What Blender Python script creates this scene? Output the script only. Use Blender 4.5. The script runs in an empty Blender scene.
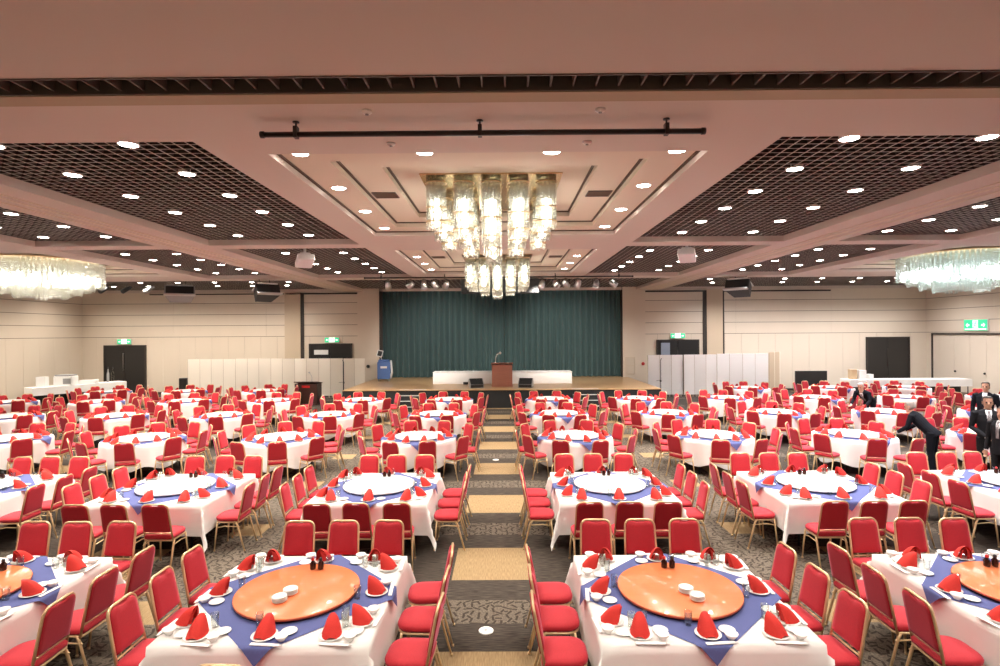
import bpy, math, random
from math import sin, cos, pi, radians, hypot, atan2
from mathutils import Vector, Matrix, Euler
from mathutils.bvhtree import BVHTree

random.seed(7)
SC = bpy.context.scene
COL = SC.collection
CX = -0.17           # centre line of the hall
H_S, H_G = 5.15, 5.29  # soffit and grille heights

# ------------------------------------------------------------------ materials
MATS = {}
def mat(name, col, rough=0.6, metal=0.0, spec=0.5, sheen=0.0, sheen_col=None, bump=None, noise=None, emit=None, coat=0.0):
    m = bpy.data.materials.new(name); m.use_nodes = True
    nt = m.node_tree; b = nt.nodes['Principled BSDF']
    b.inputs['Base Color'].default_value = (*col, 1)
    b.inputs['Roughness'].default_value = rough
    b.inputs['Metallic'].default_value = metal
    b.inputs['Specular IOR Level'].default_value = spec
    b.inputs['Coat Weight'].default_value = coat
    if sheen:
        b.inputs['Sheen Weight'].default_value = sheen
        b.inputs['Sheen Roughness'].default_value = 0.4
        if sheen_col: b.inputs['Sheen Tint'].default_value = (*sheen_col, 1)
    if noise:      # (scale xyz, detail, amount)
        sc, amt = noise
        tc = nt.nodes.new('ShaderNodeTexCoord'); mp = nt.nodes.new('ShaderNodeMapping')
        mp.inputs['Scale'].default_value = sc
        nz = nt.nodes.new('ShaderNodeTexNoise'); nz.inputs['Scale'].default_value = 1.0; nz.inputs['Detail'].default_value = 4
        mx = nt.nodes.new('ShaderNodeMix'); mx.data_type = 'RGBA'; mx.blend_type = 'MIX'
        mx.inputs['A'].default_value = tuple(max(0, c*(1-amt)) for c in col) + (1,)
        mx.inputs['B'].default_value = tuple(min(1, c*(1+amt)) for c in col) + (1,)
        nt.links.new(tc.outputs['Object'], mp.inputs['Vector']); nt.links.new(mp.outputs['Vector'], nz.inputs['Vector'])
        nt.links.new(nz.outputs['Fac'], mx.inputs['Factor']); nt.links.new(mx.outputs['Result'], b.inputs['Base Color'])
        if bump:
            bp = nt.nodes.new('ShaderNodeBump'); bp.inputs['Strength'].default_value = bump; bp.inputs['Distance'].default_value = 0.01
            nt.links.new(nz.outputs['Fac'], bp.inputs['Height']); nt.links.new(bp.outputs['Normal'], b.inputs['Normal'])
    if emit:
        b.inputs['Emission Color'].default_value = (*emit[0], 1); b.inputs['Emission Strength'].default_value = emit[1]
        m.cycles.emission_sampling = 'NONE'
    MATS[name] = m
    return m

def glassy(name, tint, gloss=0.2, diff=0.0):
    m = bpy.data.materials.new(name); m.use_nodes = True
    nt = m.node_tree; nt.nodes.clear()
    out = nt.nodes.new('ShaderNodeOutputMaterial'); mx = nt.nodes.new('ShaderNodeMixShader')
    tr = nt.nodes.new('ShaderNodeBsdfTransparent'); tr.inputs['Color'].default_value = (*tint, 1)
    gl = nt.nodes.new('ShaderNodeBsdfGlossy'); gl.inputs['Roughness'].default_value = 0.08; gl.inputs['Color'].default_value = (0.9, 0.9, 0.82, 1)
    lw = nt.nodes.new('ShaderNodeLayerWeight'); lw.inputs['Blend'].default_value = gloss
    nt.links.new(lw.outputs['Facing'], mx.inputs['Fac']); nt.links.new(tr.outputs[0], mx.inputs[1]); nt.links.new(gl.outputs[0], mx.inputs[2])
    if diff:
        tl = nt.nodes.new('ShaderNodeBsdfTranslucent'); tl.inputs['Color'].default_value = (0.95, 0.95, 0.91, 1)
        m2 = nt.nodes.new('ShaderNodeMixShader'); m2.inputs['Fac'].default_value = diff
        nt.links.new(mx.outputs[0], m2.inputs[1]); nt.links.new(tl.outputs[0], m2.inputs[2]); nt.links.new(m2.outputs[0], out.inputs['Surface'])
    else: nt.links.new(mx.outputs[0], out.inputs['Surface'])
    MATS[name] = m
    return m

red = mat('red_fabric', (0.44, 0.011, 0.022), 0.75, sheen=0.5, sheen_col=(1.0, 0.35, 0.5), noise=((90, 90, 90), 0.18))
gold = mat('gilt_metal', (0.78, 0.575, 0.33), 0.34, metal=0.6)
cloth = mat('white_cloth', (0.86, 0.85, 0.83), 0.8, noise=((5, 5, 5), 0.03))
blue = mat('blue_cloth', (0.080, 0.100, 0.27), 0.85, noise=((160, 160, 160), 0.12))
orange = mat('orange_lacquer', (0.80, 0.225, 0.09), 0.22, coat=0.4, noise=((3, 30, 3), 0.07))
orange_edge = mat('red_orange_edge', (0.62, 0.085, 0.03), 0.3)
white_lac = mat('white_turntable', (0.88, 0.88, 0.86), 0.25, coat=0.3)
blacky = mat('black_plastic', (0.018, 0.018, 0.02), 0.5)
napkin_m = mat('napkin_red', (0.60, 0.026, 0.018), 0.8, noise=((120, 120, 120), 0.12))
china = mat('china_white', (0.9, 0.9, 0.88), 0.12, coat=0.4)
paper = mat('paper_white', (0.85, 0.85, 0.84), 0.7)
sauce = mat('dark_sauce', (0.03, 0.008, 0.006), 0.1)
redcap = mat('red_cap', (0.5, 0.02, 0.02), 0.35)
glass = glassy('clear_glass', (0.93, 0.95, 0.95), 0.15)
rod = glassy('chandelier_glass', (0.94, 0.945, 0.91), 0.22, 0.16)
rod_cool = glassy('chandelier_glass_cool', (0.88, 0.93, 0.92), 0.22, 0.16)
ceil_m = mat('ceiling_paint', (0.60, 0.515, 0.445), 0.85, noise=((0.6, 0.6, 0.6), 0.03))
coffer_m = mat('coffer_paint', (0.68, 0.59, 0.465), 0.85)
lip_m = mat('slot_lip_paint', (0.42, 0.33, 0.22), 0.8)
gap_shade_m = mat('painted_gap_shade', (0.10, 0.065, 0.045), 0.8)  # recess shade painted as dark brown strips round each coffer step
grille_m = mat('grille_brown', (0.035, 0.026, 0.022), 0.6)
grille_l = mat('grille_lit_edge', (0.46, 0.40, 0.34), 0.5)  # paler than the blades: bounce light on bottom edges put into the colour
void_m = mat('plenum_black', (0.012, 0.010, 0.009), 0.9)
wall_m = mat('wall_panel', (0.72, 0.63, 0.515), 0.24, spec=0.45, noise=((1.2, 1.2, 0.4), 0.035))
wall_gap = mat('wall_groove', (0.20, 0.16, 0.12), 0.8)
pillar_m = mat('pillar_panel', (0.58, 0.47, 0.34), 0.5)
dark_trim = mat('dark_trim', (0.035, 0.027, 0.022), 0.5)
door_m = mat('black_door', (0.016, 0.015, 0.015), 0.35)
steel = mat('steel', (0.6, 0.6, 0.6), 0.3, metal=1.0)
curtain_m = mat('curtain_green', (0.050, 0.092, 0.092), 0.75, sheen=0.3, sheen_col=(0.6, 0.9, 0.9), noise=((30, 30, 2), 0.15))
stage_top = mat('stage_boards', (0.58, 0.365, 0.18), 0.3, noise=((1.2, 14, 1), 0.14))
stage_front = mat('stage_skirt', (0.022, 0.024, 0.026), 0.7)
nosing = mat('step_nosing', (0.75, 0.74, 0.72), 0.5)
screen_m = mat('screen_panel', (0.92, 0.87, 0.76), 0.6)
screen_w = mat('screen_panel_white', (0.95, 0.945, 0.93), 0.6)
screen_edge = mat('screen_edge', (0.45, 0.38, 0.30), 0.5)
lectern_red = mat('lectern_wood', (0.40, 0.17, 0.12), 0.4, noise=((3, 3, 26), 0.2))
lectern_dk = mat('lectern_dark_wood', (0.055, 0.022, 0.017), 0.4, noise=((3, 3, 26), 0.2))
bluebox = mat('machine_blue', (0.075, 0.16, 0.40), 0.4)
whitep = mat('white_plastic', (0.82, 0.82, 0.80), 0.4)
greyp = mat('grey_plastic', (0.30, 0.30, 0.30), 0.5)
cardboard = mat('cardboard', (0.55, 0.40, 0.24), 0.8)
green_sign = mat('exit_green', (0.03, 0.50, 0.24), 0.4, emit=((0.04, 0.62, 0.30), 0.7))
white_sign = mat('exit_white', (0.9, 0.95, 0.9), 0.4, emit=((0.9, 1.0, 0.9), 1.0))
lamp_m = mat('lamp_lens', (1, 1, 1), 0.4, emit=((1.0, 0.95, 0.88), 40.0))
bulb_m = mat('chandelier_bulb', (1, 1, 1), 0.4, emit=((1.0, 0.97, 0.92), 26.0))
bulb_c = mat('chandelier_bulb_cool', (1, 1, 1), 0.4, emit=((0.93, 0.97, 1.0), 22.0))
bezel_m = mat('lamp_bezel', (0.80, 0.77, 0.72), 0.35)
suit = mat('suit_black', (0.008, 0.009, 0.013), 0.8, spec=0.12)
suit_grey = mat('suit_charcoal', (0.014, 0.014, 0.016), 0.8, spec=0.12)
shirt = mat('shirt_white', (0.8, 0.8, 0.8), 0.7)
tie_m = mat('tie_grey', (0.20, 0.18, 0.18), 0.6)
skin = mat('skin', (0.52, 0.29, 0.19), 0.5)
hair_g = mat('hair_grey', (0.36, 0.33, 0.29), 0.6)
hair_d = mat('hair_dark', (0.045, 0.035, 0.03), 0.6)
shoe_m = mat('shoe_black', (0.015, 0.015, 0.015), 0.3)
pipe_m = mat('dark_pipe', (0.03, 0.024, 0.022), 0.4, metal=0.3)

# carpet tiles -------------------------------------------------
def carpet(name, kind):
    m = bpy.data.materials.new(name); m.use_nodes = True
    nt = m.node_tree; b = nt.nodes['Principled BSDF']; b.inputs['Roughness'].default_value = 0.95; b.inputs['Specular IOR Level'].default_value = 0.15
    L = nt.links.new; N = nt.nodes.new
    tc = N('ShaderNodeTexCoord')
    def noise(scale, lo, hi, detail=3):
        mp = N('ShaderNodeMapping'); mp.inputs['Scale'].default_value = scale
        nz = N('ShaderNodeTexNoise'); nz.inputs['Scale'].default_value = 1; nz.inputs['Detail'].default_value = detail
        rp = N('ShaderNodeValToRGB'); rp.color_ramp.elements[0].position = lo; rp.color_ramp.elements[1].position = hi
        L(tc.outputs['Object'], mp.inputs[0]); L(mp.outputs[0], nz.inputs['Vector']); L(nz.outputs['Fac'], rp.inputs[0])
        return rp
    if kind == 'gold':
        r = noise((110, 9, 1), 0.3, 0.72)
        r.color_ramp.elements[0].color = (0.24, 0.165, 0.085, 1); r.color_ramp.elements[1].color = (0.37, 0.265, 0.145, 1)
        L(r.outputs[0], b.inputs['Base Color'])
    elif kind == 'dark':
        r = noise((7, 95, 1), 0.38, 0.68)
        r.color_ramp.elements[0].color = (0.030, 0.025, 0.021, 1); r.color_ramp.elements[1].color = (0.098, 0.080, 0.065, 1)
        L(r.outputs[0], b.inputs['Base Color'])
    else:
        vo = N('ShaderNodeTexVoronoi'); vo.inputs['Scale'].default_value = 12.5; vo.voronoi_dimensions = '2D'
        L(tc.outputs['Object'], vo.inputs['Vector'])
        sub = N('ShaderNodeVectorMath'); sub.operation = 'SUBTRACT'
        L(tc.outputs['Object'], sub.inputs[0]); L(vo.outputs['Position'], sub.inputs[1])
        sp = N('ShaderNodeSeparateColor'); L(vo.outputs['Color'], sp.inputs[0])
        an = N('ShaderNodeMath'); an.operation = 'MULTIPLY'; an.inputs[1].default_value = 3.1416; L(sp.outputs[0], an.inputs[0])
        vr = N('ShaderNodeVectorRotate'); vr.rotation_type = 'Z_AXIS'; L(sub.outputs[0], vr.inputs['Vector']); L(an.outputs[0], vr.inputs['Angle'])
        sx = N('ShaderNodeSeparateXYZ'); L(vr.outputs[0], sx.inputs[0])
        def absl(o, t):
            a = N('ShaderNodeMath'); a.operation = 'ABSOLUTE'; L(o, a.inputs[0])
            c = N('ShaderNodeMath'); c.operation = 'LESS_THAN'; c.inputs[1].default_value = t; L(a.outputs[0], c.inputs[0]); return c
        u = absl(sx.outputs['X'], 0.048); v = absl(sx.outputs['Y'], 0.0125)
        mu = N('ShaderNodeMath'); mu.operation = 'MULTIPLY'; L(u.outputs[0], mu.inputs[0]); L(v.outputs[0], mu.inputs[1])
        r = noise((55, 55, 1), 0.3, 0.75)
        r.color_ramp.elements[0].color = (0.075, 0.062, 0.049, 1); r.color_ramp.elements[1].color = (0.21, 0.176, 0.137, 1)
        mx = N('ShaderNodeMix'); mx.data_type = 'RGBA'; mx.inputs['B'].default_value = (0.045, 0.035, 0.028, 1)
        L(mu.outputs[0], mx.inputs['Factor']); L(r.outputs[0], mx.inputs['A']); L(mx.outputs['Result'], b.inputs['Base Color'])
    return m
c_gold, c_dark, c_leaf = carpet('carpet_gold', 'gold'), carpet('carpet_dark', 'dark'), carpet('carpet_leaf', 'leaf')

# ------------------------------------------------------------------ mesh helpers
class MB:
    def __init__(s): s.v = []; s.f = []; s.m = []; s.sm = []
    def add(s, vs, fs, mi=0, smooth=False):
        b = len(s.v); s.v += [tuple(p) for p in vs]
        for f in fs: s.f.append([b+i for i in f]); s.m.append(mi); s.sm.append(smooth)
        return s
    def box(s, x0, x1, y0, y1, z0, z1, mi=0, M=None):
        vs = [Vector((x, y, z)) for z in (z0, z1) for y in (y0, y1) for x in (x0, x1)]
        if M is not None: vs = [M @ p for p in vs]
        return s.add(vs, [(0,2,3,1),(4,5,7,6),(0,1,5,4),(2,6,7,3),(0,4,6,2),(1,3,7,5)], mi)
    def bbox(s, x0, x1, y0, y1, z0, z1, b, mi=0, M=None):   # bevelled box
        rings = []
        for z, i in ((z0, b), (z0+b, 0), (z1-b, 0), (z1, b)):
            rings.append([Vector((x, y, z)) for x, y in rrect(x0+i, x1-i, y0+i, y1-i, max(b*0.8, 0.001), 2)])
        return s.loft(rings, mi, M=M, cap=True, smooth=False)
    def loft(s, rings, mi=0, M=None, cap=True, smooth=True, closed=True):
        n = len(rings[0]); vs = [p for r in rings for p in r]
        if M is not None: vs = [M @ Vector(p) for p in vs]
        fs = []
        for k in range(len(rings)-1):
            for i in range(n if closed else n-1):
                j = (i+1) % n
                fs.append((k*n+i, k*n+j, (k+1)*n+j, (k+1)*n+i))
        if cap:
            fs.append(tuple(range(n-1, -1, -1))); fs.append(tuple((len(rings)-1)*n+i for i in range(n)))
        return s.add(vs, fs, mi, smooth)
    def tube(s, pts, r, n=8, mi=0, smooth=True, cap=True, sq=False):
        pts = [Vector(p) for p in pts]; R = r if isinstance(r, (list, tuple)) else [r]*len(pts)
        rings = []; up = None
        for i, p in enumerate(pts):
            t = (pts[min(i+1, len(pts)-1)] - pts[max(i-1, 0)]).normalized()
            if up is None:
                up = Vector((0, 0, 1)) if abs(t.z) < 0.9 else Vector((0, 1, 0))
            a = t.cross(up).normalized(); up = a.cross(t).normalized()
            off = pi/4 if sq else 0
            rings.append([p + (a*cos(2*pi*k/n+off) + up*sin(2*pi*k/n+off))*R[i] for k in range(n)])
        return s.loft(rings, mi, cap=cap, smooth=smooth and not sq)
    def lathe(s, prof, n=24, c=(0, 0, 0), mi=0, smooth=True):
        rings = [[Vector((c[0]+r*cos(2*pi*k/n), c[1]+r*sin(2*pi*k/n), c[2]+z)) for k in range(n)] for r, z in prof]
        return s.loft(rings, mi, smooth=smooth)
    def sphere(s, c, r, nu=10, nv=7, mi=0, sc=(1, 1, 1)):
        prof = [(max(1e-4, sin(pi*i/nv))*r, -cos(pi*i/nv)*r) for i in range(nv+1)]
        rings = [[Vector((c[0]+q*cos(2*pi*k/nu)*sc[0], c[1]+q*sin(2*pi*k/nu)*sc[1], c[2]+z*sc[2])) for k in range(nu)] for q, z in prof]
        return s.loft(rings, mi)
    def mesh(s, name, mats):
        me = bpy.data.meshes.new(name); me.from_pydata(s.v, [], s.f)
        for m in (mats if isinstance(mats, (list, tuple)) else [mats]): me.materials.append(m)
        me.polygons.foreach_set('material_index', s.m); me.polygons.foreach_set('use_smooth', s.sm)
        me.update(); return me
    def build(s, name, mats, parent=None, loc=None, rot=None):
        return link(name, s.mesh(name, mats), parent, loc, rot)

def link(name, data, parent=None, loc=None, rot=None):
    o = bpy.data.objects.new(name, data); COL.objects.link(o)
    if parent: o.parent = parent
    if loc is not None: o.location = loc
    if rot is not None: o.rotation_euler = rot if isinstance(rot, (tuple, list)) else (0, 0, rot)
    return o

def rrect(x0, x1, y0, y1, r, n=4):
    rs = r if isinstance(r, (list, tuple)) else (r,)*4          # order: -x-y, +x-y, +x+y, -x+y
    out = []
    for (cx, cy, a0), q in zip(((x0, y0, pi), (x1, y0, 1.5*pi), (x1, y1, 0), (x0, y1, 0.5*pi)), rs):
        ix = cx + (q if cx == x0 else -q); iy = cy + (q if cy == y0 else -q)
        for k in range(n+1):
            a = a0 + (pi/2)*k/n
            out.append((ix + q*cos(a), iy + q*sin(a)))
    return out

SEEN = {}
def tag(o, label, cat, group=None, kind=None):
    n = len(label.replace(',', ' ').split())
    if not 4 <= n <= 16: print('LABELLEN', n, label)
    if label in SEEN: print('DUPLABEL', label)
    SEEN[label] = 1
    o['label'] = label; o['category'] = cat
    if group: o['group'] = group
    if kind: o['kind'] = kind
    return o
def empty(name, loc=(0, 0, 0), rot=0):
    o = bpy.data.objects.new(name, None); COL.objects.link(o); o.location = loc
    o.rotation_euler = rot if isinstance(rot, (tuple, list)) else (0, 0, rot); o.empty_display_size = 0.1
    return o
def struct(o, label=None):
    o['kind'] = 'structure'
    if label: o['label'] = label
    return o
KIDS = {}
def copy_tree(o, parent=None):
    c = o.copy(); COL.objects.link(c)
    if parent is not None: c.parent = parent
    if o.name not in KIDS: KIDS[o.name] = list(o.children)
    for ch in KIDS[o.name]: copy_tree(ch, c)
    return c

# ------------------------------------------------------------------ setting: floor
def tile_kind(i, j):
    x = (i+0.5)*0.5; ax = abs(x); r = j % 5      # rows: 0,1 gold 2 dark 3 leaf 4 dark
    if ax < 0.5: return (0, 0, 1, 2, 1)[r]
    if 3.0 <= ax < 4.5:
        if r == 3 and 3.5 <= ax < 4.0: return 0
        return 2
    k = abs((ax % 5.0) - 0.0)
    if ax > 4.4 and (k < 0.5 or k >= 4.5): return (0, 0, 1, 2, 1)[r]
    if ax < 1.5: return 1 if r != 3 else 2
    h = (i*7 + r*3) % 5
    return 1 if (r in (2, 4, 0)) else (2 if h < 2 else 1)
fl = MB(); AX = -0.145; Z0 = 6.68
for i in range(-44, 44):
    for j in range(-24, 45):
        x0 = AX + i*0.5; y0 = Z0 + j*0.5
        if not (-21.7 < x0 < 21.7 and -5.2 < y0 < 28.6): continue
        x = (i+0.5)*0.5
        # lane gold tiles sit on their own half tile
        fl.add([(x0, y0, 0), (x0+0.5, y0, 0), (x0+0.5, y0+0.5, 0), (x0, y0+0.5, 0)], [(0, 1, 2, 3)], tile_kind(i, j))
struct(fl.build('floor', [c_gold, c_dark, c_leaf]), 'patterned carpet tile floor in gold, dark brown and leaf tiles')
struct(MB().box(-22.5, 22.5, -6, 30, -0.3, -0.02).build('floor_slab', void_m))

# ------------------------------------------------------------------ setting: ceiling
BAYS = [(6.1, 13.2), (13.75, 21.1), (21.9, 27.9)]
P1, P2, P3, SCO = (3.27, 6.9), (8.2, 11.1), (17.5, 20.6), (11.9, 16.7)
CO = (-2.62, 2.62)
openings = []      # x0,x1,y0,y1 relative to CX
grilles = []
for bi, (a, b) in enumerate(BAYS):
    if bi < 2:
        for s in (-1, 1):
            for p in (P1, P2, P3):
                r = (min(s*p[0], s*p[1]), max(s*p[0], s*p[1]), a, b); openings.append(r); grilles.append(r + (bi,))
            openings.append((min(s*SCO[0], s*SCO[1]), max(s*SCO[0], s*SCO[1]), a+0.45, b-1.1))
        openings.append((CO[0], CO[1], a+0.45, b-1.1))
    else:
        for r in ((-6.9, 6.9), (8.2, 21.2), (-21.2, -8.2)):
            openings.append((*r, a, b)); grilles.append((*r, a, b, bi))
openings.append((-21.2, 21.2, 4.58, 4.86))
xs = sorted({-21.4, 21.6} | {v for o in openings for v in o[:2]}); ys = sorted({-5.0, 28.0} | {v for o in openings for v in o[2:]})
cb = MB()
for yi in range(len(ys)-1):
    run = None
    for xi in range(len(xs)):
        solid = False
        if xi < len(xs)-1:
            mx_, my_ = (xs[xi]+xs[xi+1])/2, (ys[yi]+ys[yi+1])/2
            solid = not any(o[0] < mx_ < o[1] and o[2] < my_ < o[3] for o in openings)
        if solid and run is None: run = xs[xi]
        if not solid and run is not None:
            cb.box(CX+run, CX+xs[xi], ys[yi], ys[yi+1], H_S, H_G+0.02); run = None
struct(cb.build('ceiling', ceil_m), 'cream ceiling with coffers and deep beams')
struct(MB().box(-22, 22, -6, 29, 5.95, 6.1).build('ceiling_void', void_m))
# stepped coffers
def coffer(cx, hw, a, b, name):
    m = MB(); st = 0.55; gp = MB()
    x0, x1, y0, y1 = cx-hw, cx+hw, a, b
    z = H_S + 0.10
    for k in range(2):
        i0, i1, j0, j1 = x0+st, x1-st, y0+st+0.05, y1-st+0.05
        e = 0.05
        for q in ((x0-e, i0, y0-e, y1+e), (i1, x1+e, y0-e, y1+e), (i0, i1, y0-e, j0), (i0, i1, j1, y1+e)):
            m.box(q[0], q[1], q[2], q[3], z, z+0.10)
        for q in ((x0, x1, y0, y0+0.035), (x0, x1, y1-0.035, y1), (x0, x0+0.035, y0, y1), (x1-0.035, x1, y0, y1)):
            gp.box(q[0], q[1], q[2], q[3], z-0.022, z+0.001)  # dark strip standing in for the shadow line at the recess top
        x0, x1, y0, y1 = i0, i1, j0, j1; z += 0.10
    m.box(x0-0.05, x1+0.05, y0-0.05, y1+0.05, z, z+0.1)
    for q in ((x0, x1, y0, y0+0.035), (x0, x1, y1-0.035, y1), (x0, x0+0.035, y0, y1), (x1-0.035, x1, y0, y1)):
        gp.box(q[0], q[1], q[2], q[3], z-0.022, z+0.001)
    struct(m.build(name, coffer_m)); struct(gp.build(name.replace('coffer', 'coffer_shade_strip'), gap_shade_m))
n = 1
for bi in (0, 1):
    a, b = BAYS[bi]
    for c, hw in ((0, 2.62), (-14.3, 2.4), (14.3, 2.4)):
        coffer(CX+c, hw, a+0.45, b-1.1, 'ceiling_coffer_%d' % n); n += 1
# thin shadow line at recess edges
# track lines along the two long beams
tr = MB()
for s in (-1, 1):
    tr.box(CX+s*7.62-0.03, CX+s*7.62+0.03, 4.95, 27.9, H_S-0.012, H_S+0.01)
    tr.box(CX+s*7.40-0.012, CX+s*7.40+0.012, 4.95, 27.9, H_S-0.02, H_S+0.01)
    tr.box(CX+s*7.84-0.012, CX+s*7.84+0.012, 4.95, 27.9, H_S-0.02, H_S+0.01)
struct(tr.build('ceiling_track', coffer_m))
# egg crate grilles: one lattice per opening
for q, (x0, x1, y0, y1, bi) in enumerate(grilles):
    g = MB(); p = 0.16 if bi < 2 else 0.22; t = 0.006; dz = 0.075
    nx = int(round((x1-x0)/p)); ny = int(round((y1-y0)/p))
    for k in range(nx+1):
        x = CX+x0+(x1-x0)*k/nx; g.box(x-t, x+t, y0, y1, H_G, H_G+dz); g.box(x-t-0.001, x+t+0.001, y0, y1, H_G-0.004, H_G, 1)
    for k in range(ny+1):
        y = y0+(y1-y0)*k/ny; g.box(CX+x0, CX+x1, y-t, y+t, H_G+0.001, H_G+dz-0.001); g.box(CX+x0, CX+x1, y-t-0.001, y+t+0.001, H_G-0.0035, H_G, 1)
    struct(g.build('ceiling_grille_%d' % (q+1), [grille_m, grille_l]))
# air slot across the hall
g = MB()
for k in range(int(42.4/0.2)):
    x = CX-21.2+k*0.2; g.box(x-0.008, x+0.008, 4.58, 4.86, H_S+0.02, H_S+0.12)
for y in (4.575, 4.863): g.box(CX-21.2, CX+21.2, y-0.006, y+0.006, H_S-0.012, H_S+0.14)
struct(g.build('ceiling_slot_grille', mat('slot_grille', (0.13, 0.10, 0.085), 0.6)))
struct(MB().box(CX-21.2, CX+21.2, 4.875, 5.08, H_S-0.02, H_S+0.01).build('ceiling_slot_trim', lip_m))

# ------------------------------------------------------------------ setting: walls
def panel_wall(name, length, M, mtl, doors=(), low_dark=False):
    """panels along local x (0..length), face at local y = 0 looking towards -y"""
    m = MB()
    m.box(0, length, 0.012, 0.3, 0, 5.95, 1, M)
    hz = [2.9, 3.47, 4.03, 4.6, 5.17, 5.8]
    for k in range(len(hz)-1):
        nseg = max(1, int(round(length/5.2)))
        for i in range(nseg):
            a, b = length*i/nseg, length*(i+1)/nseg
            m.box(a+0.004, b-0.004, 0, 0.03, hz[k]+0.012, hz[k+1]-0.012, 0, M)
    nv = max(1, int(round(length/0.86)))
    for i in range(nv):
        a, b = length*i/nv, length*(i+1)/nv
        m.box(a+0.005, b-0.005, 0, 0.03, 0.1, 2.888, 0, M)
    return struct(m.build(name, [mtl, wall_gap]))
WB = 28.0
def backM(x): return Matrix.Translation((x, WB, 0))
panel_wall('wall_back_left', 14.2, backM(-21.55), wall_m)
panel_wall('wall_back_right', 14.5, backM(7.0), wall_m)
panel_wall('wall_left', 33, Matrix.Translation((-21.5, -5, 0)) @ Matrix.Rotation(pi/2, 4, 'Z'), wall_m)
panel_wall('wall_right', 33, Matrix.Translation((21.45, 28, 0)) @ Matrix.Rotation(-pi/2, 4, 'Z'), wall_m)
struct(MB().box(-22, 22, -5.3, -5, 0, 5.95).build('wall_front', pillar_m))
struct(MB().box(-7.5, 7.2, 28.9, 29.2, 0, 5.95).build('wall_stage', dark_trim))
# proscenium piers
pr = MB()
pr.box(-7.38, -6.28, 27.85, 28.95, 0, 5.5); pr.box(6.06, 7.2, 27.85, 28.95, 0, 5.5)
struct(pr.build('wall_proscenium', mat('proscenium_paint', (0.68, 0.58, 0.47), 0.5)))
dt = MB(); dt.box(-6.28, -6.12, 27.9, 27.97, 0.74, 5.5); dt.box(6.0, 6.06, 27.9, 27.97, 0.74, 5.5)
struct(dt.build('trim_1', dark_trim))
# sliding-wall pockets: pale pillar with a dark slit
pk = MB()
for s, c in ((-1, -11.1), (1, 10.33)):
    pk.box(c, c+0.80, 27.9, 28.1, 0, 5.15)
struct(pk.build('wall_pocket_pillar', pillar_m))
dk = MB(); dk.box(-10.30, -10.14, 27.93, 28.1, 0, 5.1); dk.box(10.15, 10.33, 27.93, 28.1, 0, 5.1); dk.box(11.13, 11.22, 27.94, 28.1, 0, 5.1)
dk.box(-11.05, -7.25, 27.9, 28.05, 5.03, 5.1); dk.box(-18.0, -11.15, 27.92, 28.05, 5.04, 5.09); dk.box(7.05, 10.3, 27.9, 28.05, 5.03, 5.1); dk.box(11.2, 16.6, 27.92, 28.05, 5.02, 5.09)
struct(dk.build('trim_2', dark_trim))
# right wall folding leaves below the dark rail
dk = MB(); dk.box(21.40, 21.46, 6, 27.6, 2.78, 2.86); dk.box(21.40, 21.46, 27.55, 27.62, 0, 2.86)
struct(dk.build('trim_3', dark_trim))
kn = MB()
for y in (26.2, 24.6, 23.2): kn.sphere((21.42, y, 1.05), 0.05, 8, 5)
struct(kn.build('trim_4', dark_trim))
bs = MB(); bs.box(-21.5, -7.2, 27.97, 28.0, 0, 0.1); bs.box(7.0, 21.4, 27.97, 28.0, 0, 0.1)
struct(bs.build('baseboard_back', dark_trim))

def double_door(n, x0, x1, top, handle_h=1.0, half_open=False):
    m = MB(); y = 27.93
    f = MB(); f.box(x0-0.06, x0, y-0.03, 28.02, 0, top+0.06); f.box(x1, x1+0.06, y-0.03, 28.02, 0, top+0.06); f.box(x0-0.06, x1+0.06, y-0.03, 28.02, top, top+0.06)
    d = struct(f.build('door_%d' % n, dark_trim))
    xm = (x0+x1)/2
    for a, b in ((x0, xm-0.006), (xm+0.006, x1)):
        p = MB(); p.bbox(a, b, y, y+0.05, 0.01, top, 0.006); struct(p.build('door_leaf', door_m, d))
    h = MB(); h.tube([(xm-0.05, y-0.05, 1.2), (xm-0.05, y-0.05, 2.1)], 0.014, 6)
    h.box(xm-0.06, xm-0.04, y-0.05, y, 1.22, 1.25); h.box(xm-0.06, xm-0.04, y-0.05, y, 2.05, 2.08)
    struct(h.build('door_handle', steel if n == 1 else dark_trim, d))
    return d
double_door(1, -20.3, -18.28, 2.44)
double_door(2, -9.82, -7.75, 2.46)
double_door(3, 7.85, 9.88, 2.55)
double_door(4, 18.45, 20.5, 2.62)
gl = MB(); gl.box(8.0, 8.45, 27.90, 27.935, 0.2, 2.45)
struct(gl.build('door_glass_panel', mat('door_pale_glass', (0.30, 0.34, 0.42), 0.15)))

# ------------------------------------------------------------------ exit signs
def runner(m, cx, cz, s, mi, P):
    """little running figure in the x-z plane of P(u, w)"""
    def poly(pts): m.add([P(cx+a*s, cz+b*s) for a, b in pts], [tuple(range(len(pts)))], mi)
    poly([(0.10+0.09*cos(k*pi/4), 0.40+0.09*sin(k*pi/4)) for k in range(8)])
    poly([(-0.05, 0.30), (0.08, 0.30), (0.02, -0.05), (-0.14, -0.05)])
    poly([(-0.10, 0.02), (0.02, 0.02), (0.20, -0.18), (0.14, -0.26)]); poly([(0.20, -0.18), (0.14, -0.26), (0.13, -0.46), (0.21, -0.46)])
    poly([(-0.14, -0.02), (-0.04, -0.05), (-0.20, -0.34), (-0.28, -0.28)]); poly([(-0.28, -0.28), (-0.20, -0.34), (-0.42, -0.38), (-0.42, -0.30)])
    poly([(0.06, 0.28), (0.06, 0.20), (0.30, 0.10), (0.32, 0.17)]); poly([(-0.04, 0.28), (-0.08, 0.20), (-0.30, 0.12), (-0.30, 0.19)])
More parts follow.
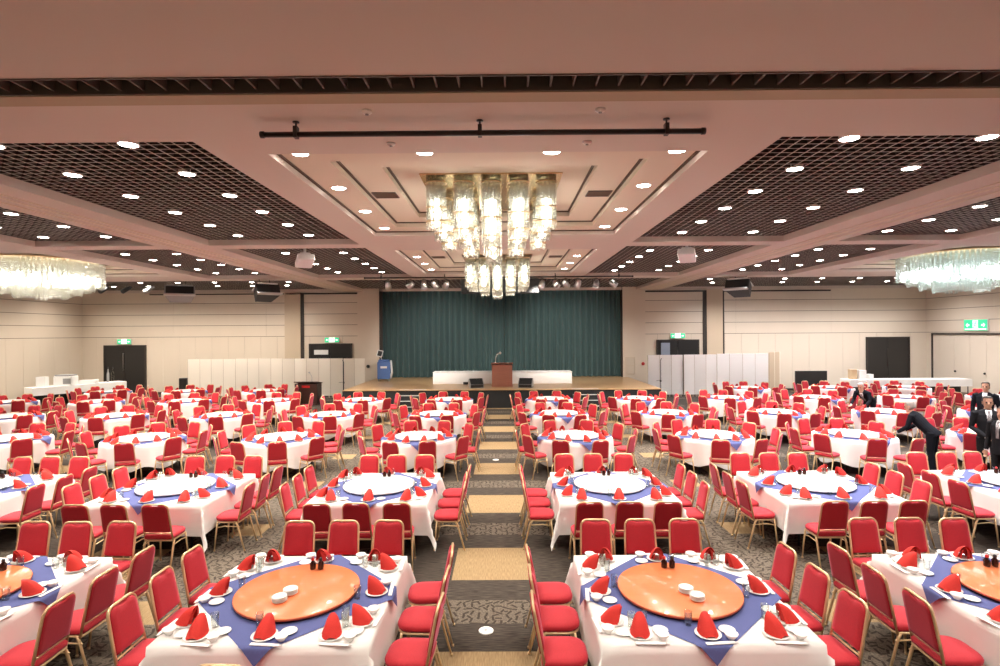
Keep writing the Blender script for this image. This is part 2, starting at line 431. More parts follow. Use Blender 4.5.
def exit_sign(x, z, w, h, label, loc, rot=0, big=False):
    t = empty('exit_sign', loc, rot)
    b = MB(); b.bbox(-w/2, w/2, -0.06, 0.0, -h/2, h/2, 0.01); b.build('housing', whitep, t)
    p = MB(); P = lambda u, v: (u, -0.066, v)
    p.box(-w/2+0.015, w/2-0.015, -0.065, -0.058, -h/2+0.015, h/2-0.015, 0)
    pw = w*0.11 if big else w*0.2
    p.add([(-pw, -0.0655, -h*0.42), (pw, -0.0655, -h*0.42), (pw, -0.0655, h*0.42), (-pw, -0.0655, h*0.42)], [(0, 1, 2, 3)], 1)
    runner(p, 0, 0, h*0.8, 0, lambda u, v: (u, -0.0662, v))
    for s in (-1, 1):   # arrows beside the pictogram
        a = s*w*0.33
        p.add([P(a+s*w*0.08, 0), P(a, h*0.2), P(a, h*0.07), P(a-s*w*0.08, h*0.07), P(a-s*w*0.08, -h*0.07), P(a, -h*0.07), P(a, -h*0.2)], [tuple(range(7))], 1)
    if big: p.box(-w*0.45, w*0.45, -0.066, -0.06, -h*0.40, -h*0.31, 1)
    p.build('sign_panel', [green_sign, white_sign], t)
    return tag(t, label, 'exit sign')
exit_sign(0, 0, 0.72, 0.27, 'green lit exit sign above black double doors at the far left', (-19.3, 27.96, 2.68))
exit_sign(0, 0, 0.75, 0.27, 'green lit exit sign above black doors left of the stage', (-8.7, 27.96, 2.70))
exit_sign(0, 0, 0.75, 0.27, 'green lit exit sign above dark doors right of the stage', (8.85, 27.96, 2.80))
exit_sign(0, 0, 1.25, 0.52, 'large green exit sign high on the right side wall', (21.43, 25.0, 3.22), -pi/2, big=True)

# ------------------------------------------------------------------ downlights
dl = empty('downlight')
b = MB(); b.lathe([(0.1035, -0.004), (0.114, -0.010), (0.122, 0.0), (0.122, 0.05), (0.106, 0.05)], 16); b.build('bezel', bezel_m, dl)
b = MB(); b.lathe([(0.002, -0.014), (0.055, -0.012), (0.103, -0.004), (0.103, 0.02), (0.002, 0.02)], 16); b.build('lens', lamp_m, dl)
ld = bpy.data.lights.new('downlight_beam', 'SPOT'); ld.energy = 300; ld.spot_size = radians(118); ld.spot_blend = 0.75; ld.shadow_soft_size = 0.07; ld.color = (1.0, 0.90, 0.785)
lo = bpy.data.objects.new('downlight_beam', ld); COL.objects.link(lo); lo.parent = dl; lo.location = (0, 0, -0.03)
first = [True]
ORD = ['first', 'second', 'third', 'fourth', 'fifth', 'sixth', 'seventh', 'eighth', 'ninth', 'tenth', 'eleventh', 'twelfth', 'thirteenth', 'fourteenth']
ld2 = ld.copy(); ld2.energy = 255; ld2.spot_size = radians(150); ld2.name = 'wall_washer_beam'
ld3 = ld.copy(); ld3.name = 'cool_downlight_beam'; ld3.color = (0.97, 0.92, 0.93)
ld4 = ld2.copy(); ld4.name = 'cool_wall_washer_beam'; ld4.color = (0.97, 0.92, 0.92); ld4.energy = 320
def downlight(x, y, z, label, group, wash=False):
    o = dl if first[0] else copy_tree(dl); first[0] = False
    o.location = (x, y, z); tag(o, label, 'downlight', group)
    if wash or x > 5:
        for ch in COL.objects:
            if ch.parent == o and ch.type == 'LIGHT': ch.data = (ld4 if x > 5 else ld2) if wash else ld3
side = lambda s: 'left' if s < 0 else 'right'
BN = ['front bay', 'middle bay']
for bi in (0, 1):
    y0 = BAYS[bi][0] + 0.46
    for s in (-1, 1):
        for cn, rx in (('inner row', 4.30), ('outer row', 5.93)):
            for k in range(6):
                downlight(CX+s*rx, y0+1.22*k, H_G-0.004, f'{ORD[k]} downlight from the camera, {cn}, inner {side(s)} brown grille, {BN[bi]}', 'downlights in the brown grilles')
        for cn, rx in (('inner row', 9.0), ('outer row', 10.45)):
            for k in range(6):
                downlight(CX+s*rx, y0+1.22*k, H_G-0.004, f'{ORD[k]} downlight from the camera, {cn}, outer {side(s)} brown grille, {BN[bi]}', 'downlights in the brown grilles')
        for cn, rx in (('inner row', 18.3), ('outer row', 19.8)):
            for k in range(6):
                if (abs(rx)-0) / (y0+1.22*k) < 1.15:
                    downlight(CX+s*rx, y0+1.22*k, H_G-0.004, f'{ORD[k]} downlight from the camera, {cn}, {side(s)} wall-side brown grille, {BN[bi]}', 'downlights in the brown grilles', bi == 1)
        for k in range(4):
            downlight(CX+s*2.34, BAYS[bi][0]+0.72+1.62*k, H_S+0.096, f'{ORD[k]} downlight along {side(s)} edge of central coffer, {BN[bi]}', 'downlights in the coffers')
            if bi == 1 or k > 2:
                downlight(CX+s*(14.3-2.12), BAYS[bi][0]+0.72+1.62*k, H_S+0.096, f'{ORD[k]} downlight along inner edge of {side(s)} side coffer, {BN[bi]}', 'downlights in the coffers')
        downlight(CX+s*0.79, BAYS[bi][0]+0.72, H_S+0.096, f'downlight {side(s)} of centre on near edge of central coffer, {BN[bi]}', 'downlights in the coffers')
for s in (-1, 1):
    for rn, y, off in (('near row', 23.9, 0.0), ('far row', 25.6, 0.75)):
        for k in range(7):
            downlight(CX+s*(9.15+off+1.62*k), y, H_G-0.004, f'{ORD[k]} downlight outwards, {rn}, {side(s)} rear grille before back wall', 'downlights in the rear grille', True)

for rn, y in (('first', 2.6), ('second', 0.2), ('third', -2.2)):  # unseen lamp rows over and behind the camera, added to brighten the front tables
    for k in range(10):
        downlight(CX-11.25+2.5*k, y, H_S-0.004, f'{ORD[k]} added unseen downlight from left, {rn} row back from the ceiling slot', 'added unseen downlights behind the ceiling slot')
# ------------------------------------------------------------------ chandeliers
def point(loc, e, r=0.25, parent=None, col=(1.0, 0.95, 0.87)):
    d = bpy.data.lights.new('chandelier_glow', 'POINT'); d.energy = e; d.shadow_soft_size = r; d.color = col
    o = bpy.data.objects.new('chandelier_glow', d); COL.objects.link(o); o.location = loc
    if parent: o.parent = parent
def column_chandelier(yc, rows, dz, label):
    t = empty('chandelier', (CX, yc, H_S+0.30))
    p = MB(); p.bbox(-1.1, 1.1, -1.25, 1.25, -0.022, 0.0, 0.004); p.build('ceiling_plate', mat('brass_plate_%d' % int(yc), (0.75, 0.55, 0.30), 0.18, metal=0.9), t)
    proto = {}
    for ci in range(5):
        for ri, y in enumerate(rows):
            L = (0.78, 0.92, 1.04, 0.92, 0.78)[ci] + dz
            if ci not in (0, 1, 2):
                pass
            key = round(L, 2)
            if key not in proto:
                g = MB()
                n = 14
                for k in range(n):      # ring of clear rods of uneven length
                    a = 2*pi*k/n; r = 0.135; l = L + (0.05 if k % 2 else 0.0)
                    g.tube([(r*cos(a), r*sin(a), -0.022), (r*cos(a), r*sin(a), -l)], 0.024, 6, 0, cap=True)
                for k in range(6):
                    a = 2*pi*k/6+0.3; r = 0.075
                    g.tube([(r*cos(a), r*sin(a), -0.06), (r*cos(a), r*sin(a), -L-0.03)], 0.022, 6, 0)
                gb = MB(); gb.lathe([(0.161, 0), (0.167, 0), (0.167, -0.014), (0.161, -0.014)], 20)
                gu = MB()
                for z in (-0.40, -0.51, -0.62, -0.73, -0.84, -0.95, -1.06):
                    if -z < L-0.04: gu.sphere((0, 0, z), 0.036, 8, 6, sc=(1, 1, 1.6))
                proto[key] = (g.mesh('glass_rod_fringe', rod), gb.mesh('ring', gold), gu.mesh('bulb', bulb_m))
            gm, rm, um = proto[key]
            o = link('glass_bundle', gm, t, ((ci-2)*0.43, y, 0)); [link('brass_ring', rm, o, (0, 0, z)) for z in (-0.10, -L*0.62, -L*0.90)]; link('bulb_string', um, o)
    tag(t, label, 'chandelier', 'column chandeliers on the centre line')
    for y in (rows[0], rows[-1]):
        for x in (-0.65, 0.65): point((x, y*0.9, -1.25-dz), 22, 0.2, t)
column_chandelier(9.65, (-1.05, 0, 1.05), 0.0, 'large brass and glass-column chandelier nearest the camera on the centre line')
column_chandelier(18.3, (-1.05, 0, 1.05), 0.18, 'farther glass-column chandelier hanging before the stage curtain')
def ring_chandelier(x, y, glassmat, label):
    t = empty('ring_chandelier', (x, y, H_S+0.26))
    p = MB(); p.lathe([(0.01, -0.06), (1.45, -0.06), (1.5, -0.03), (1.5, 0.0), (0.01, 0.0)], 40); p.build('ceiling_plate', MATS['gilt_metal'], t)
    for tier, (r, z0, z1, n) in enumerate(((1.66, -0.06, -0.84, 84), (1.38, -0.06, -0.98, 70), (1.05, -0.06, -1.12, 54), (0.7, -0.06, -1.22, 36))):
        g = MB()
        for k in range(n):
            a = 2*pi*k/n; l = z1 + 0.05*((k//3) % 2)
            M = Matrix.Translation((r*cos(a), r*sin(a), 0)) @ Matrix.Rotation(a, 4, 'Z')
            g.box(-0.012, 0.012, -0.042, 0.042, l, z0, 0, M)
        g.build('glass_fringe', glassmat, t)
    for r, z, n in ((1.5, -0.60, 26), (1.2, -0.66, 20), (0.9, -0.72, 12)):
        u = MB()
        for k in range(n):
            a = 2*pi*k/n; u.sphere((r*cos(a), r*sin(a), z), 0.05, 8, 6, sc=(1, 1, 1.6))
        u.build('bulb_string', bulb_m if x < 0 else bulb_c, t)
    tag(t, label, 'chandelier', 'wide glass chandeliers over the side thirds')
    for a in (0, 2.1, 4.2): point((1.1*cos(a), 1.1*sin(a), -1.45), 40, 0.3, t, (1.0, 0.95, 0.87) if x < 0 else (0.92, 0.96, 1.0))
ring_chandelier(-14.75, 17.5, rod, 'wide oval glass chandelier over the left side of the hall')
ring_chandelier(14.5, 17.5, rod_cool, 'wide oval glass chandelier over the right side of the hall')

# ------------------------------------------------------------------ chair
TILT = radians(11)
def make_chair(far=False):
    n = 3 if far else 5
    root = empty('banquet_chair')
    # seat
    s = MB(); rings = []
    for z, i, cr in ((0.405, 0.02, 0), (0.418, 0.004, 0), (0.445, 0, 0), (0.462, 0.012, 0), (0.474, 0.04, 0), (0.480, 0.10, 0)):
        rings.append([Vector((x, y, z)) for x, y in rrect(-0.192+i, 0.192-i, -0.185+i, 0.19-i, (max(0.045-i*0.3, 0.01), max(0.045-i*0.3, 0.01), max(0.125-i*0.6, 0.03), max(0.125-i*0.6, 0.03)), n)])
    s.loft(rings); so = s.build('seat', red, root)
    # backrest pad on the tilted plane: u across, w up, d thickness
    def T(u, w, d): return Vector((u, -0.165 - w*sin(TILT) + d*cos(TILT), 0.455 + w*cos(TILT) + d*sin(TILT)))
    p = MB(); rings = []
    def outline(i):
        pts = rrect(-0.158+i, 0.158-i, 0.062+i, 0.412-i, (0.02, 0.02, 0.06-i*0.5, 0.06-i*0.5), n)
        out = []
        for k, (u, w) in enumerate(pts):
            out.append((u*(1-0.16*(w-0.2)), w))
            if k == 3*(n+1)-1:      # notch for the hand hold in the top edge
                for uu, ww in ((0.055, 0.412-i), (0.042, 0.398-i), (-0.042, 0.398-i), (-0.055, 0.412-i)): out.append((uu, ww))
        return out
    for d, i in ((-0.020, 0.03), (-0.019, -0.004), (-0.012, -0.009), (-0.006, -0.004), (0.010, 0.0), (0.022, 0.010), (0.028, 0.045)):
        rings.append([T(u, w, d) for u, w in outline(i)])
    p.loft(rings); p.build('backrest', red, root)
    # back frame tube
    f = MB()
    path = [T(-0.176, -0.075, 0), T(-0.170, 0.2, 0), T(-0.164, 0.357, 0)]
    for k in range(1, n+1):
        a = pi - (pi/2)*k/n; path.append(T(-0.096+0.068*cos(a), 0.357+0.068*sin(a), 0))
    path += [Vector((-q.x, q.y, q.z)) for q in reversed(path)]
    f.tube(path, 0.0125, 4 if far else 6)
    f.tube([T(-0.17, 0.03, 0), T(0.17, 0.03, 0)], 0.010, 4)
    if far:
        fo = f
    else:
        f.build('back_frame', gold, root)
        fo = MB()
    out = [(x, y, 0.395) for x, y in rrect(-0.178, 0.178, -0.17, 0.172, (0.03, 0.03, 0.10, 0.10), 3)]
    fo.tube(out + [out[0]], 0.012, 4, cap=False)
    if not far: fo.build('seat_frame', gold, root)
    legs = []
    for sx in (-1, 1):
        legs.append(([(sx*0.165, 0.135, 0.395), (sx*0.178, 0.155, 0.20), (sx*0.188, 0.172, 0.002)], (0.013, 0.012, 0.010)))
        legs.append(([(sx*0.172, -0.11, 0.41), (sx*0.184, -0.15, 0.36), (sx*0.187, -0.20, 0.18), (sx*0.190, -0.25, 0.002)], (0.013, 0.014, 0.012, 0.010)))
    for pth, r in legs:
        if far: fo.tube(pth, [q*1.1 for q in r], 4)
        else:
            l = MB(); l.tube(pth, r, 6); l.lathe([(0.014, 0.0), (0.014, 0.02), (0.004, 0.022)], 6, (pth[-1][0], pth[-1][1], 0)); l.build('leg', gold, root)
    for sx in (-1, 1):
        b = fo if far else MB()
        b.tube([(sx*0.172, 0.142, 0.32), (sx*0.184, 0.02, 0.345), (sx*0.187, -0.18, 0.335)], 0.008, 4)
        if not far:
            b.build('stretcher', gold, root)
    if far: fo.build('frame', gold, root)
    return root
chair_near = make_chair(False); chair_far = make_chair(True)
chair_near['category'] = chair_far['category'] = 'chair'
used_near, used_far = [False], [False]

# ------------------------------------------------------------------ tables
ROWN = ['front-row', 'second-row', 'third-row', 'fourth-row', 'fifth-row', 'rear-row']
TABLES = []
CL, CR = -1.86, 1.57
for r, (y, nk) in enumerate(((4.83, 2), (8.2, 3), (12.1, 4), (15.5, 5), (18.9, 6))):
    for k in range(nk):
        dx = 0.045 if r == 0 else 0; TABLES.append((CL+dx-3.04*k, y, r, k, -1)); TABLES.append((CR-dx+3.05*k, y, r, k, 1))
for k, x in enumerate((-9.7, -12.9, -16.0)): TABLES.append((x, 22.2, 5, k, -1))
for k, x in enumerate((9.85, 13.2, 16.2)): TABLES.append((x, 22.2, 5, k, 1))
def tname(r, k, s):
    if r == 5: return f'{ROWN[r]} {ORD[k]} table {side(s)} of stage'
    return f'{ROWN[r]} {ORD[k]} table {side(s)} of aisle'

HS = 0.815; RT = 0.81; TZ = 0.715
def axis(h, over, n_top, n_over):
    a = [-h-over + over*i/n_over for i in range(n_over)] + [-h + 2*h*i/n_top for i in range(n_top)] + [h + over*i/n_over for i in range(n_over+1)]
    return a
def square_cloth():
    m = MB(); ax = axis(HS, 0.42, 10, 6); n = len(ax); vs = []
    rnd = random.Random(3)
    for yy in ax:
        for xx in ax:
            ex, ey = max(0, abs(xx)-HS), max(0, abs(yy)-HS); sx, sy = (1 if xx > 0 else -1), (1 if yy > 0 else -1)
            x = max(-HS, min(HS, xx)); y = max(-HS, min(HS, yy)); z = TZ
            mn, d = min(ex, ey), max(ex, ey)
            if mn > 0:
                q = hypot(ex, ey); z -= min(q*0.98, 0.60); fl_ = mn*0.36
                if ex > ey: x += sx*(fl_+0.02); y += sy*fl_*0.9
                else: y += sy*(fl_+0.02); x += sx*fl_*0.9
            elif d > 0:
                z -= d; t = d/0.42
                w = 0.012*sin(7*(y if ex else x)+1.3) + 0.018*t
                if ex: x += sx*(0.004+w*t)
                else: y += sy*(0.004+w*t)
            vs.append((x, y, z))
    fs = [(j*n+i, j*n+i+1, (j+1)*n+i+1, (j+1)*n+i) for j in range(n-1) for i in range(n-1)]
    m.add(vs, fs, 0, True); return m.mesh('tablecloth', cloth)
def round_cloth():
    m = MB(); N = 72; rings = []
    for r, z, a in ((0.02, 0, 0), (0.4, 0, 0), (0.75, 0, 0), (RT-0.012, 0, 0), (RT, -0.012, 0.0), (RT+0.006, -0.08, 0.006), (RT+0.008, -0.22, 0.014), (RT+0.012, -0.36, 0.026), (RT+0.015, -0.46, 0.034)):
        ring = []
        for k in range(N):
            t = 2*pi*k/N; q = sin(4*t)**2; rr = r + a*(0.9*cos(12*t) + 0.5*sin(7*t+1))
            ring.append(Vector((rr*cos(t), rr*sin(t), TZ+z*(1.0 + (0.18*(1-q) if z < -0.1 else 0)))))
        rings.append(ring)
    m.loft(rings, cap=False); m.add(rings[0], [tuple(range(N))], 0, False); return m.mesh('tablecloth', cloth)
def topper(round_):
    m = MB(); D = 0.955; n = 54; vs = []
    for j in range(n+1):
        for i in range(n+1):
            u, v = -1+2*i/n, -1+2*j/n
            x, y = (u-v)*D/2, (u+v)*D/2; z = TZ+0.006
            if round_:
                r = hypot(x, y)
                if r > RT:
                    e = r-RT; x, y = x/r*(RT+0.016+e*0.3), y/r*(RT+0.016+e*0.3); z -= e*1.05
            else:
                for q in range(2):
                    c = (x, y)[q]; e = abs(c)-HS
                    if e > 0:
                        c = (HS+0.02+e*0.25)*(1 if c > 0 else -1); z -= max(0, e*1.1-0.03)
                        if q == 0: x = c
                        else: y = c
            vs.append((x, y, z))
    fs = [(j*(n+1)+i, j*(n+1)+i+1, (j+1)*(n+1)+i+1, (j+1)*(n+1)+i) for j in range(n) for i in range(n)]
    m.add(vs, fs, 0, True); return m.mesh('table_topper', blue)
M_SQ, M_RD, M_TS, M_TR = square_cloth(), round_cloth(), topper(False), topper(True)
def make_table(round_):
    t = empty('round_table' if round_ else 'square_table')
    b = MB()
    if round_: b.lathe([(0.01, 0.67), (0.75, 0.67), (0.775, 0.678), (0.775, 0.702), (0.76, 0.708), (0.01, 0.708)], 40, mi=0)
    else: b.bbox(-0.80, 0.80, -0.80, 0.80, 0.67, 0.708, 0.008)
    b.build('table_top', lectern_dk, t)
    for sx in (-1, 1):
        for sy in (-1, 1):
            l = MB(); l.tube([(sx*0.47, sy*0.45, 0.675), (sx*0.50, sy*0.48, 0.0)], 0.018, 6); l.build('leg', blacky, t)
    return t
tab_sq, tab_rd = make_table(False), make_table(True); tab_used = {0: False, 1: False}
def make_turntable(top, edge):
    t = empty('turntable')
    b = MB(); b.lathe([(0.01, 0.0), (0.16, 0.0), (0.16, 0.014), (0.01, 0.014)], 24); b.build('hub', greyp, t)
    b = MB(); b.lathe([(0.01, 0.012), (0.49, 0.012), (0.522, 0.018), (0.527, 0.030)], 64, mi=1); b.lathe([(0.527, 0.030), (0.523, 0.039), (0.515, 0.042), (0.01, 0.042)], 64, mi=0)
    b.build('disc', [top, edge], t); return t
tt_or, tt_wh = make_turntable(orange, orange_edge), make_turntable(white_lac, white_lac); tt_used = {0: False, 1: False}

# place-setting pieces --------------------------------------------------
def napkin_mesh():
    m = MB(); rings = []
    # folded standing fan: apex towards the table centre (+y), ridge runs down towards the sitter
    prof = ((0.0, 0.012, 0.040), (0.25, 0.055, 0.064), (0.5, 0.090, 0.074), (0.75, 0.112, 0.076), (1.0, 0.122, 0.070))
    for t, hgt, w in prof:
        y = -0.085 + 0.135*t; ring = []
        for k in range(13):
            c = -1 + 2*k/12; q = abs(c)
            z = hgt*(1-q**2.3); ring.append(Vector((w*c*(1+0.10*(1-q)), y+0.028*t*z/0.12, z)))
        rings.append(ring)
    m.loft(rings, cap=False, closed=False)
    f = rings[-1]; inner = [Vector((p.x*0.78, p.y-0.035, p.z*0.80)) for p in f]; deep = [Vector((p.x*0.5, p.y-0.085, p.z*0.45)) for p in f]
    m.loft([f, inner, deep], cap=False, closed=False, smooth=False)
    g = [Vector((p.x*0.9-0.012, p.y+0.004, p.z*0.70)) for p in rings[-2]]; g2 = [Vector((p.x*0.35+0.01, p.y+0.012, p.z*0.96)) for p in rings[-1]]
    m.loft([g, g2], cap=False, closed=False, smooth=False)
    return m.mesh('napkin', napkin_m)
NAP = napkin_mesh()
def plate_mesh(name, r, h, n=28):
    m = MB(); m.lathe([(0.001, 0.0), (r*0.55, 0.0), (r*0.62, 0.004), (r, h), (r*0.985, h+0.003), (r*0.6, 0.009), (0.001, 0.008)], n); return m.mesh(name, china)
PLATE, SAUCER = plate_mesh('plate', 0.098, 0.014), plate_mesh('saucer', 0.062, 0.012, 20)
def bowl_mesh():
    m = MB(); m.lathe([(0.001, 0.0), (0.024, 0.0), (0.026, 0.006), (0.046, 0.03), (0.05, 0.044), (0.047, 0.044), (0.03, 0.018), (0.001, 0.01)], 20); return m.mesh('bowl', china)
BOWL = bowl_mesh()
def glass_mesh():
    m = MB(); m.lathe([(0.001, 0.0), (0.026, 0.0), (0.031, 0.105), (0.0295, 0.105), (0.025, 0.012), (0.001, 0.010)], 16); return m.mesh('glass', glass)
GLASS = glass_mesh()
def chop_mesh():
    m = MB(); m.bbox(-0.11, 0.11, -0.016, 0.016, 0, 0.009, 0.003); m.tube([(0.10, 0.006, 0.005), (0.135, 0.006, 0.006)], 0.003, 5); m.tube([(0.10, -0.006, 0.005), (0.135, -0.006, 0.006)], 0.003, 5)
    return m.mesh('chopstick_sleeve', paper)
CHOP = chop_mesh()
def make_bottle(cap):
    t = empty('sauce_bottle')
    b = MB(); b.lathe([(0.001, 0.0), (0.026, 0.0), (0.028, 0.01), (0.028, 0.055), (0.014, 0.075), (0.012, 0.085), (0.001, 0.085)], 14); b.build('body', sauce, t)
    b = MB(); b.lathe([(0.0135, 0.082), (0.015, 0.084), (0.015, 0.10), (0.008, 0.108), (0.001, 0.108)], 12); b.build('cap', cap, t); return t
bot_red, bot_blk = make_bottle(redcap), make_bottle(blacky); bot_used = {0: False, 1: False}

CHAIRS = []      # depth, x, y, rot, label, row
NAPS = []
SIDE_N = {0: 'stage side', 1: 'right side', 2: 'near side', 3: 'left side'}
def frame_ok(x, y, margin=660):
    return y > 2.9 and abs(x/y*550) < margin
for (tx, ty, r, k, s) in TABLES:
    T = tname(r, k, s); sq = r < 2
    base, rd = (tab_sq, 0) if sq else (tab_rd, 1)
    if r < 3:
        o = base if not tab_used[rd] else copy_tree(base); tab_used[rd] = True
        o.location = (tx, ty, 0); tag(o, f'dark {"square" if sq else "round"} banquet table hidden under white cloth, {T}', 'table', 'banquet tables')
    c = link('tablecloth', M_SQ if sq else M_RD, None, (tx, ty, 0), 0 if sq else random.uniform(-0.3, 0.3))
    tag(c, f'white {"square-cornered" if sq else "round draped"} tablecloth, {T}', 'tablecloth', 'white tablecloths')
    jit = radians(random.uniform(-3, 3)) if r else 0
    if not sq: jit += radians(10)
    c = link('table_topper', M_TS if sq else M_TR, None, (tx, ty, 0), 0 if sq else jit)
    tag(c, f'blue diamond-laid square cloth over white tablecloth, {T}', 'table topper', 'blue table toppers')
    tt, q = (tt_or, 0) if r == 0 else (tt_wh, 1)
    o = tt if not tt_used[q] else copy_tree(tt); tt_used[q] = True
    o.location = (tx, ty, TZ+0.0075); tag(o, f'{"orange lacquer" if r == 0 else "white"} round turntable in the middle of {T}', 'turntable', 'turntables')
    ztop = TZ+0.0075+0.0425
    if r < 2:
        for q, (bp, dx) in enumerate(((bot_red, -0.03), (bot_blk, 0.045))):
            o = bp if not bot_used[q] else copy_tree(bp); bot_used[q] = True
            o.location = (tx+dx+0.02, ty+0.40, ztop)
            tag(o, f'sauce bottle with {"red" if q == 0 else "black"} cap on turntable, {T}', 'bottle', 'sauce bottles on the turntables')
    if r == 0:
        for q, (dx, dy) in enumerate(((-0.03, -0.10), (-0.07, -0.235))):
            if s > 0: dx = 0.03 + 0.05*q
            for n_ in range(4):
                o = link('small_plate', SAUCER, None, (tx+dx, ty+dy, ztop+0.011*n_))
                tag(o, f'small white plate, {ORD[n_]} from bottom of {("stage-side", "near-side")[q]} stack, {T}', 'plate', 'stacked plates on orange turntables')
    # settings and chairs
    spots = []
    if sq:
        for sd in range(4):
            for e in range(3):
                d = (e-1)*0.51
                if sd == 0: px, py, rot, en = d, 1, pi, ('left-end', 'middle', 'right-end')[e]
                elif sd == 2: px, py, rot, en = d, -1, 0, ('left-end', 'middle', 'right-end')[e]
                elif sd == 1: px, py, rot, en = 1, d, pi/2, ('near-end', 'middle', 'stage-end')[e]
                else: px, py, rot, en = -1, d, -pi/2, ('near-end', 'middle', 'stage-end')[e]
                aisle = (sd == 1 and s < 0 and k == 0) or (sd == 3 and s > 0 and k == 0)
                off = 1.06 if aisle else (1.18 if sd == 0 else 1.07 if sd == 2 else 1.035)
                if r == 0 and sd == 2: off = 1.07 if (s < 0 and k == 0 and e == 1) else 1.22
                nx, ny = (d*0.98, py*off) if sd in (0, 2) else (px*off, d+0.10)
                sx_, sy_ = (d*1.0, py*0.69) if sd in (0, 2) else (px*0.69, d*1.0)
                if sd in (1, 3): sy_ *= 0.98
                spots.append((tx+nx, ty+ny, rot, tx+sx_, ty+sy_, f'{en} place on {SIDE_N[sd]}'))
    else:
        for e in range(10):
            a = pi/2 - radians(18+36*e) + random.uniform(-0.05, 0.05)
            R = 1.08 + random.uniform(-0.01, 0.04)
            spots.append((tx+R*cos(a), ty+R*sin(a), a+pi/2, tx+0.66*cos(a), ty+0.66*sin(a), f'{ORD[e]} place clockwise from stage'))
    for (x, y, rot, nx, ny, pos) in spots:
        CHAIRS.append((hypot(x, y), x + random.uniform(-0.012, 0.012), y + random.uniform(-0.015, 0.015), rot + radians(random.uniform(-4, 4)), f'red gilt-framed chair, {pos}, {T}', r))
        NAPS.append((hypot(nx, ny), nx, ny, rot, pos, T, r))

PEOPLE_AT = [(9.0, 11.45, 0.62), (8.85, 11.85, 0.45), (11.0, 16.75, 0.36), (12.0, 13.7, 0.3), (9.5, 10.8, 0.32), (9.05, 10.0, 0.3)]
CHAIRS = [c for c in CHAIRS if frame_ok(c[1], c[2]) and not any(hypot(c[1]-px, c[2]-py) < pr for px, py, pr in PEOPLE_AT)]
CHAIRS = [c for c in CHAIRS if not any(0.3 < hypot(c[1]-t[0], c[2]-t[1]) < (0.94 if t[2] > 1 else 0.5) for t in TABLES)]
CHAIRS.sort(key=lambda c: c[0])
rest = MB()
def append_mesh(mb, me, M, mi):
    mb.add([M @ v.co for v in me.vertices], [tuple(p.vertices) for p in me.polygons], mi, True)
for i, (d, x, y, rot, label, r) in enumerate(CHAIRS):
    if i < 305:
        near = r < 3
        pr, us = (chair_near, used_near) if near else (chair_far, used_far)
        o = pr if not us[0] else copy_tree(pr); us[0] = True
        o.location = (x, y, 0); o.rotation_euler = (0, 0, rot); tag(o, label, 'chair', 'red banquet chairs')
    else:
        M = Matrix.Translation((x, y, 0)) @ Matrix.Rotation(rot, 4, 'Z')
        for ch in chair_far.children: append_mesh(rest, ch.data, M, 1 if ch.name.startswith('frame') else 0)
o = rest.build('distant_chair_field', [red, gold])
tag(o, 'distant red gilt-framed chairs around the rearmost round tables', 'chairs', kind='stuff')

# settings
NAPS = [n for n in NAPS if frame_ok(n[1], n[2], 600)]
NAPS.sort(key=lambda c: c[0])
restn = MB()
for i, (d, x, y, rot, pos, T, r) in enumerate(NAPS):
    onblue = 0.005
    plate_z = TZ + 0.0075
    away = rot + pi        # facing the sitter
    jr = radians(random.uniform(-25, 25))
    if i < 300:
        if r < 3:
            o = link('plate', PLATE, None, (x, y, plate_z)); tag(o, f'white dinner plate under napkin, {pos}, {T}', 'plate', 'dinner plates')
        nz = plate_z + (0.0165 if r < 3 else 0)
        o = link('napkin', NAP, None, (x, y, nz), rot+jr); o.scale = (0.96, 0.94, 1.04)
        tag(o, f'red folded napkin, {pos}, {T}', 'napkin', 'red napkins')
    else:
        append_mesh(restn, NAP, Matrix.Translation((x, y, plate_z)) @ Matrix.Rotation(rot+jr, 4, 'Z'), 0)
    if r < 2:
        R = Matrix.Rotation(rot, 3, 'Z')
        def at(u, v): q = R @ Vector((u, v, 0)); return (x+q.x, y+q.y, plate_z)
        if r == 0 or i % 2 == 0:
            o = link('saucer', SAUCER, None, at(0.165, 0.055)); tag(o, f'small white saucer, {pos}, {T}', 'saucer', 'saucers')
        if r == 0:
            o = link('bowl', BOWL, None, at(0.152, -0.055)); tag(o, f'small white bowl, {pos}, {T}', 'bowl', 'bowls')
            o = link('chopstick_sleeve', CHOP, None, at(0.05, -0.118), rot+radians(random.uniform(-8, 8))); tag(o, f'white paper chopstick sleeve, {pos}, {T}', 'chopsticks', 'chopstick sleeves')
        gx = at(-0.10 if pos.startswith('middle') else 0.06, 0.145)
        if hypot(gx[0]-0, 0) >= 0:
            o = link('glass', GLASS, None, gx); tag(o, f'clear water tumbler, {pos}, {T}', 'glass', 'water tumblers')
o = restn.build('distant_napkin_field', napkin_m)
tag(o, 'distant red folded napkins on the rearmost white tables', 'napkins', kind='stuff')

# floor outlets in the aisle
for q, y in enumerate((5.54, 13.0)):
    t = empty('floor_outlet', (-0.19, y, 0.0))
    b = MB(); b.lathe([(0.001, 0.001), (0.075, 0.001), (0.075, 0.006), (0.065, 0.010), (0.001, 0.010)], 20); b.build('cover', whitep, t)
    b = MB(); b.lathe([(0.001, 0.0105), (0.02, 0.0105), (0.018, 0.013), (0.001, 0.013)], 12); b.build('cap', steel, t)
    tag(t, ('round white floor outlet cover in the aisle nearest the camera', 'round white floor outlet cover farther along the aisle')[q], 'floor outlet', 'floor outlets')

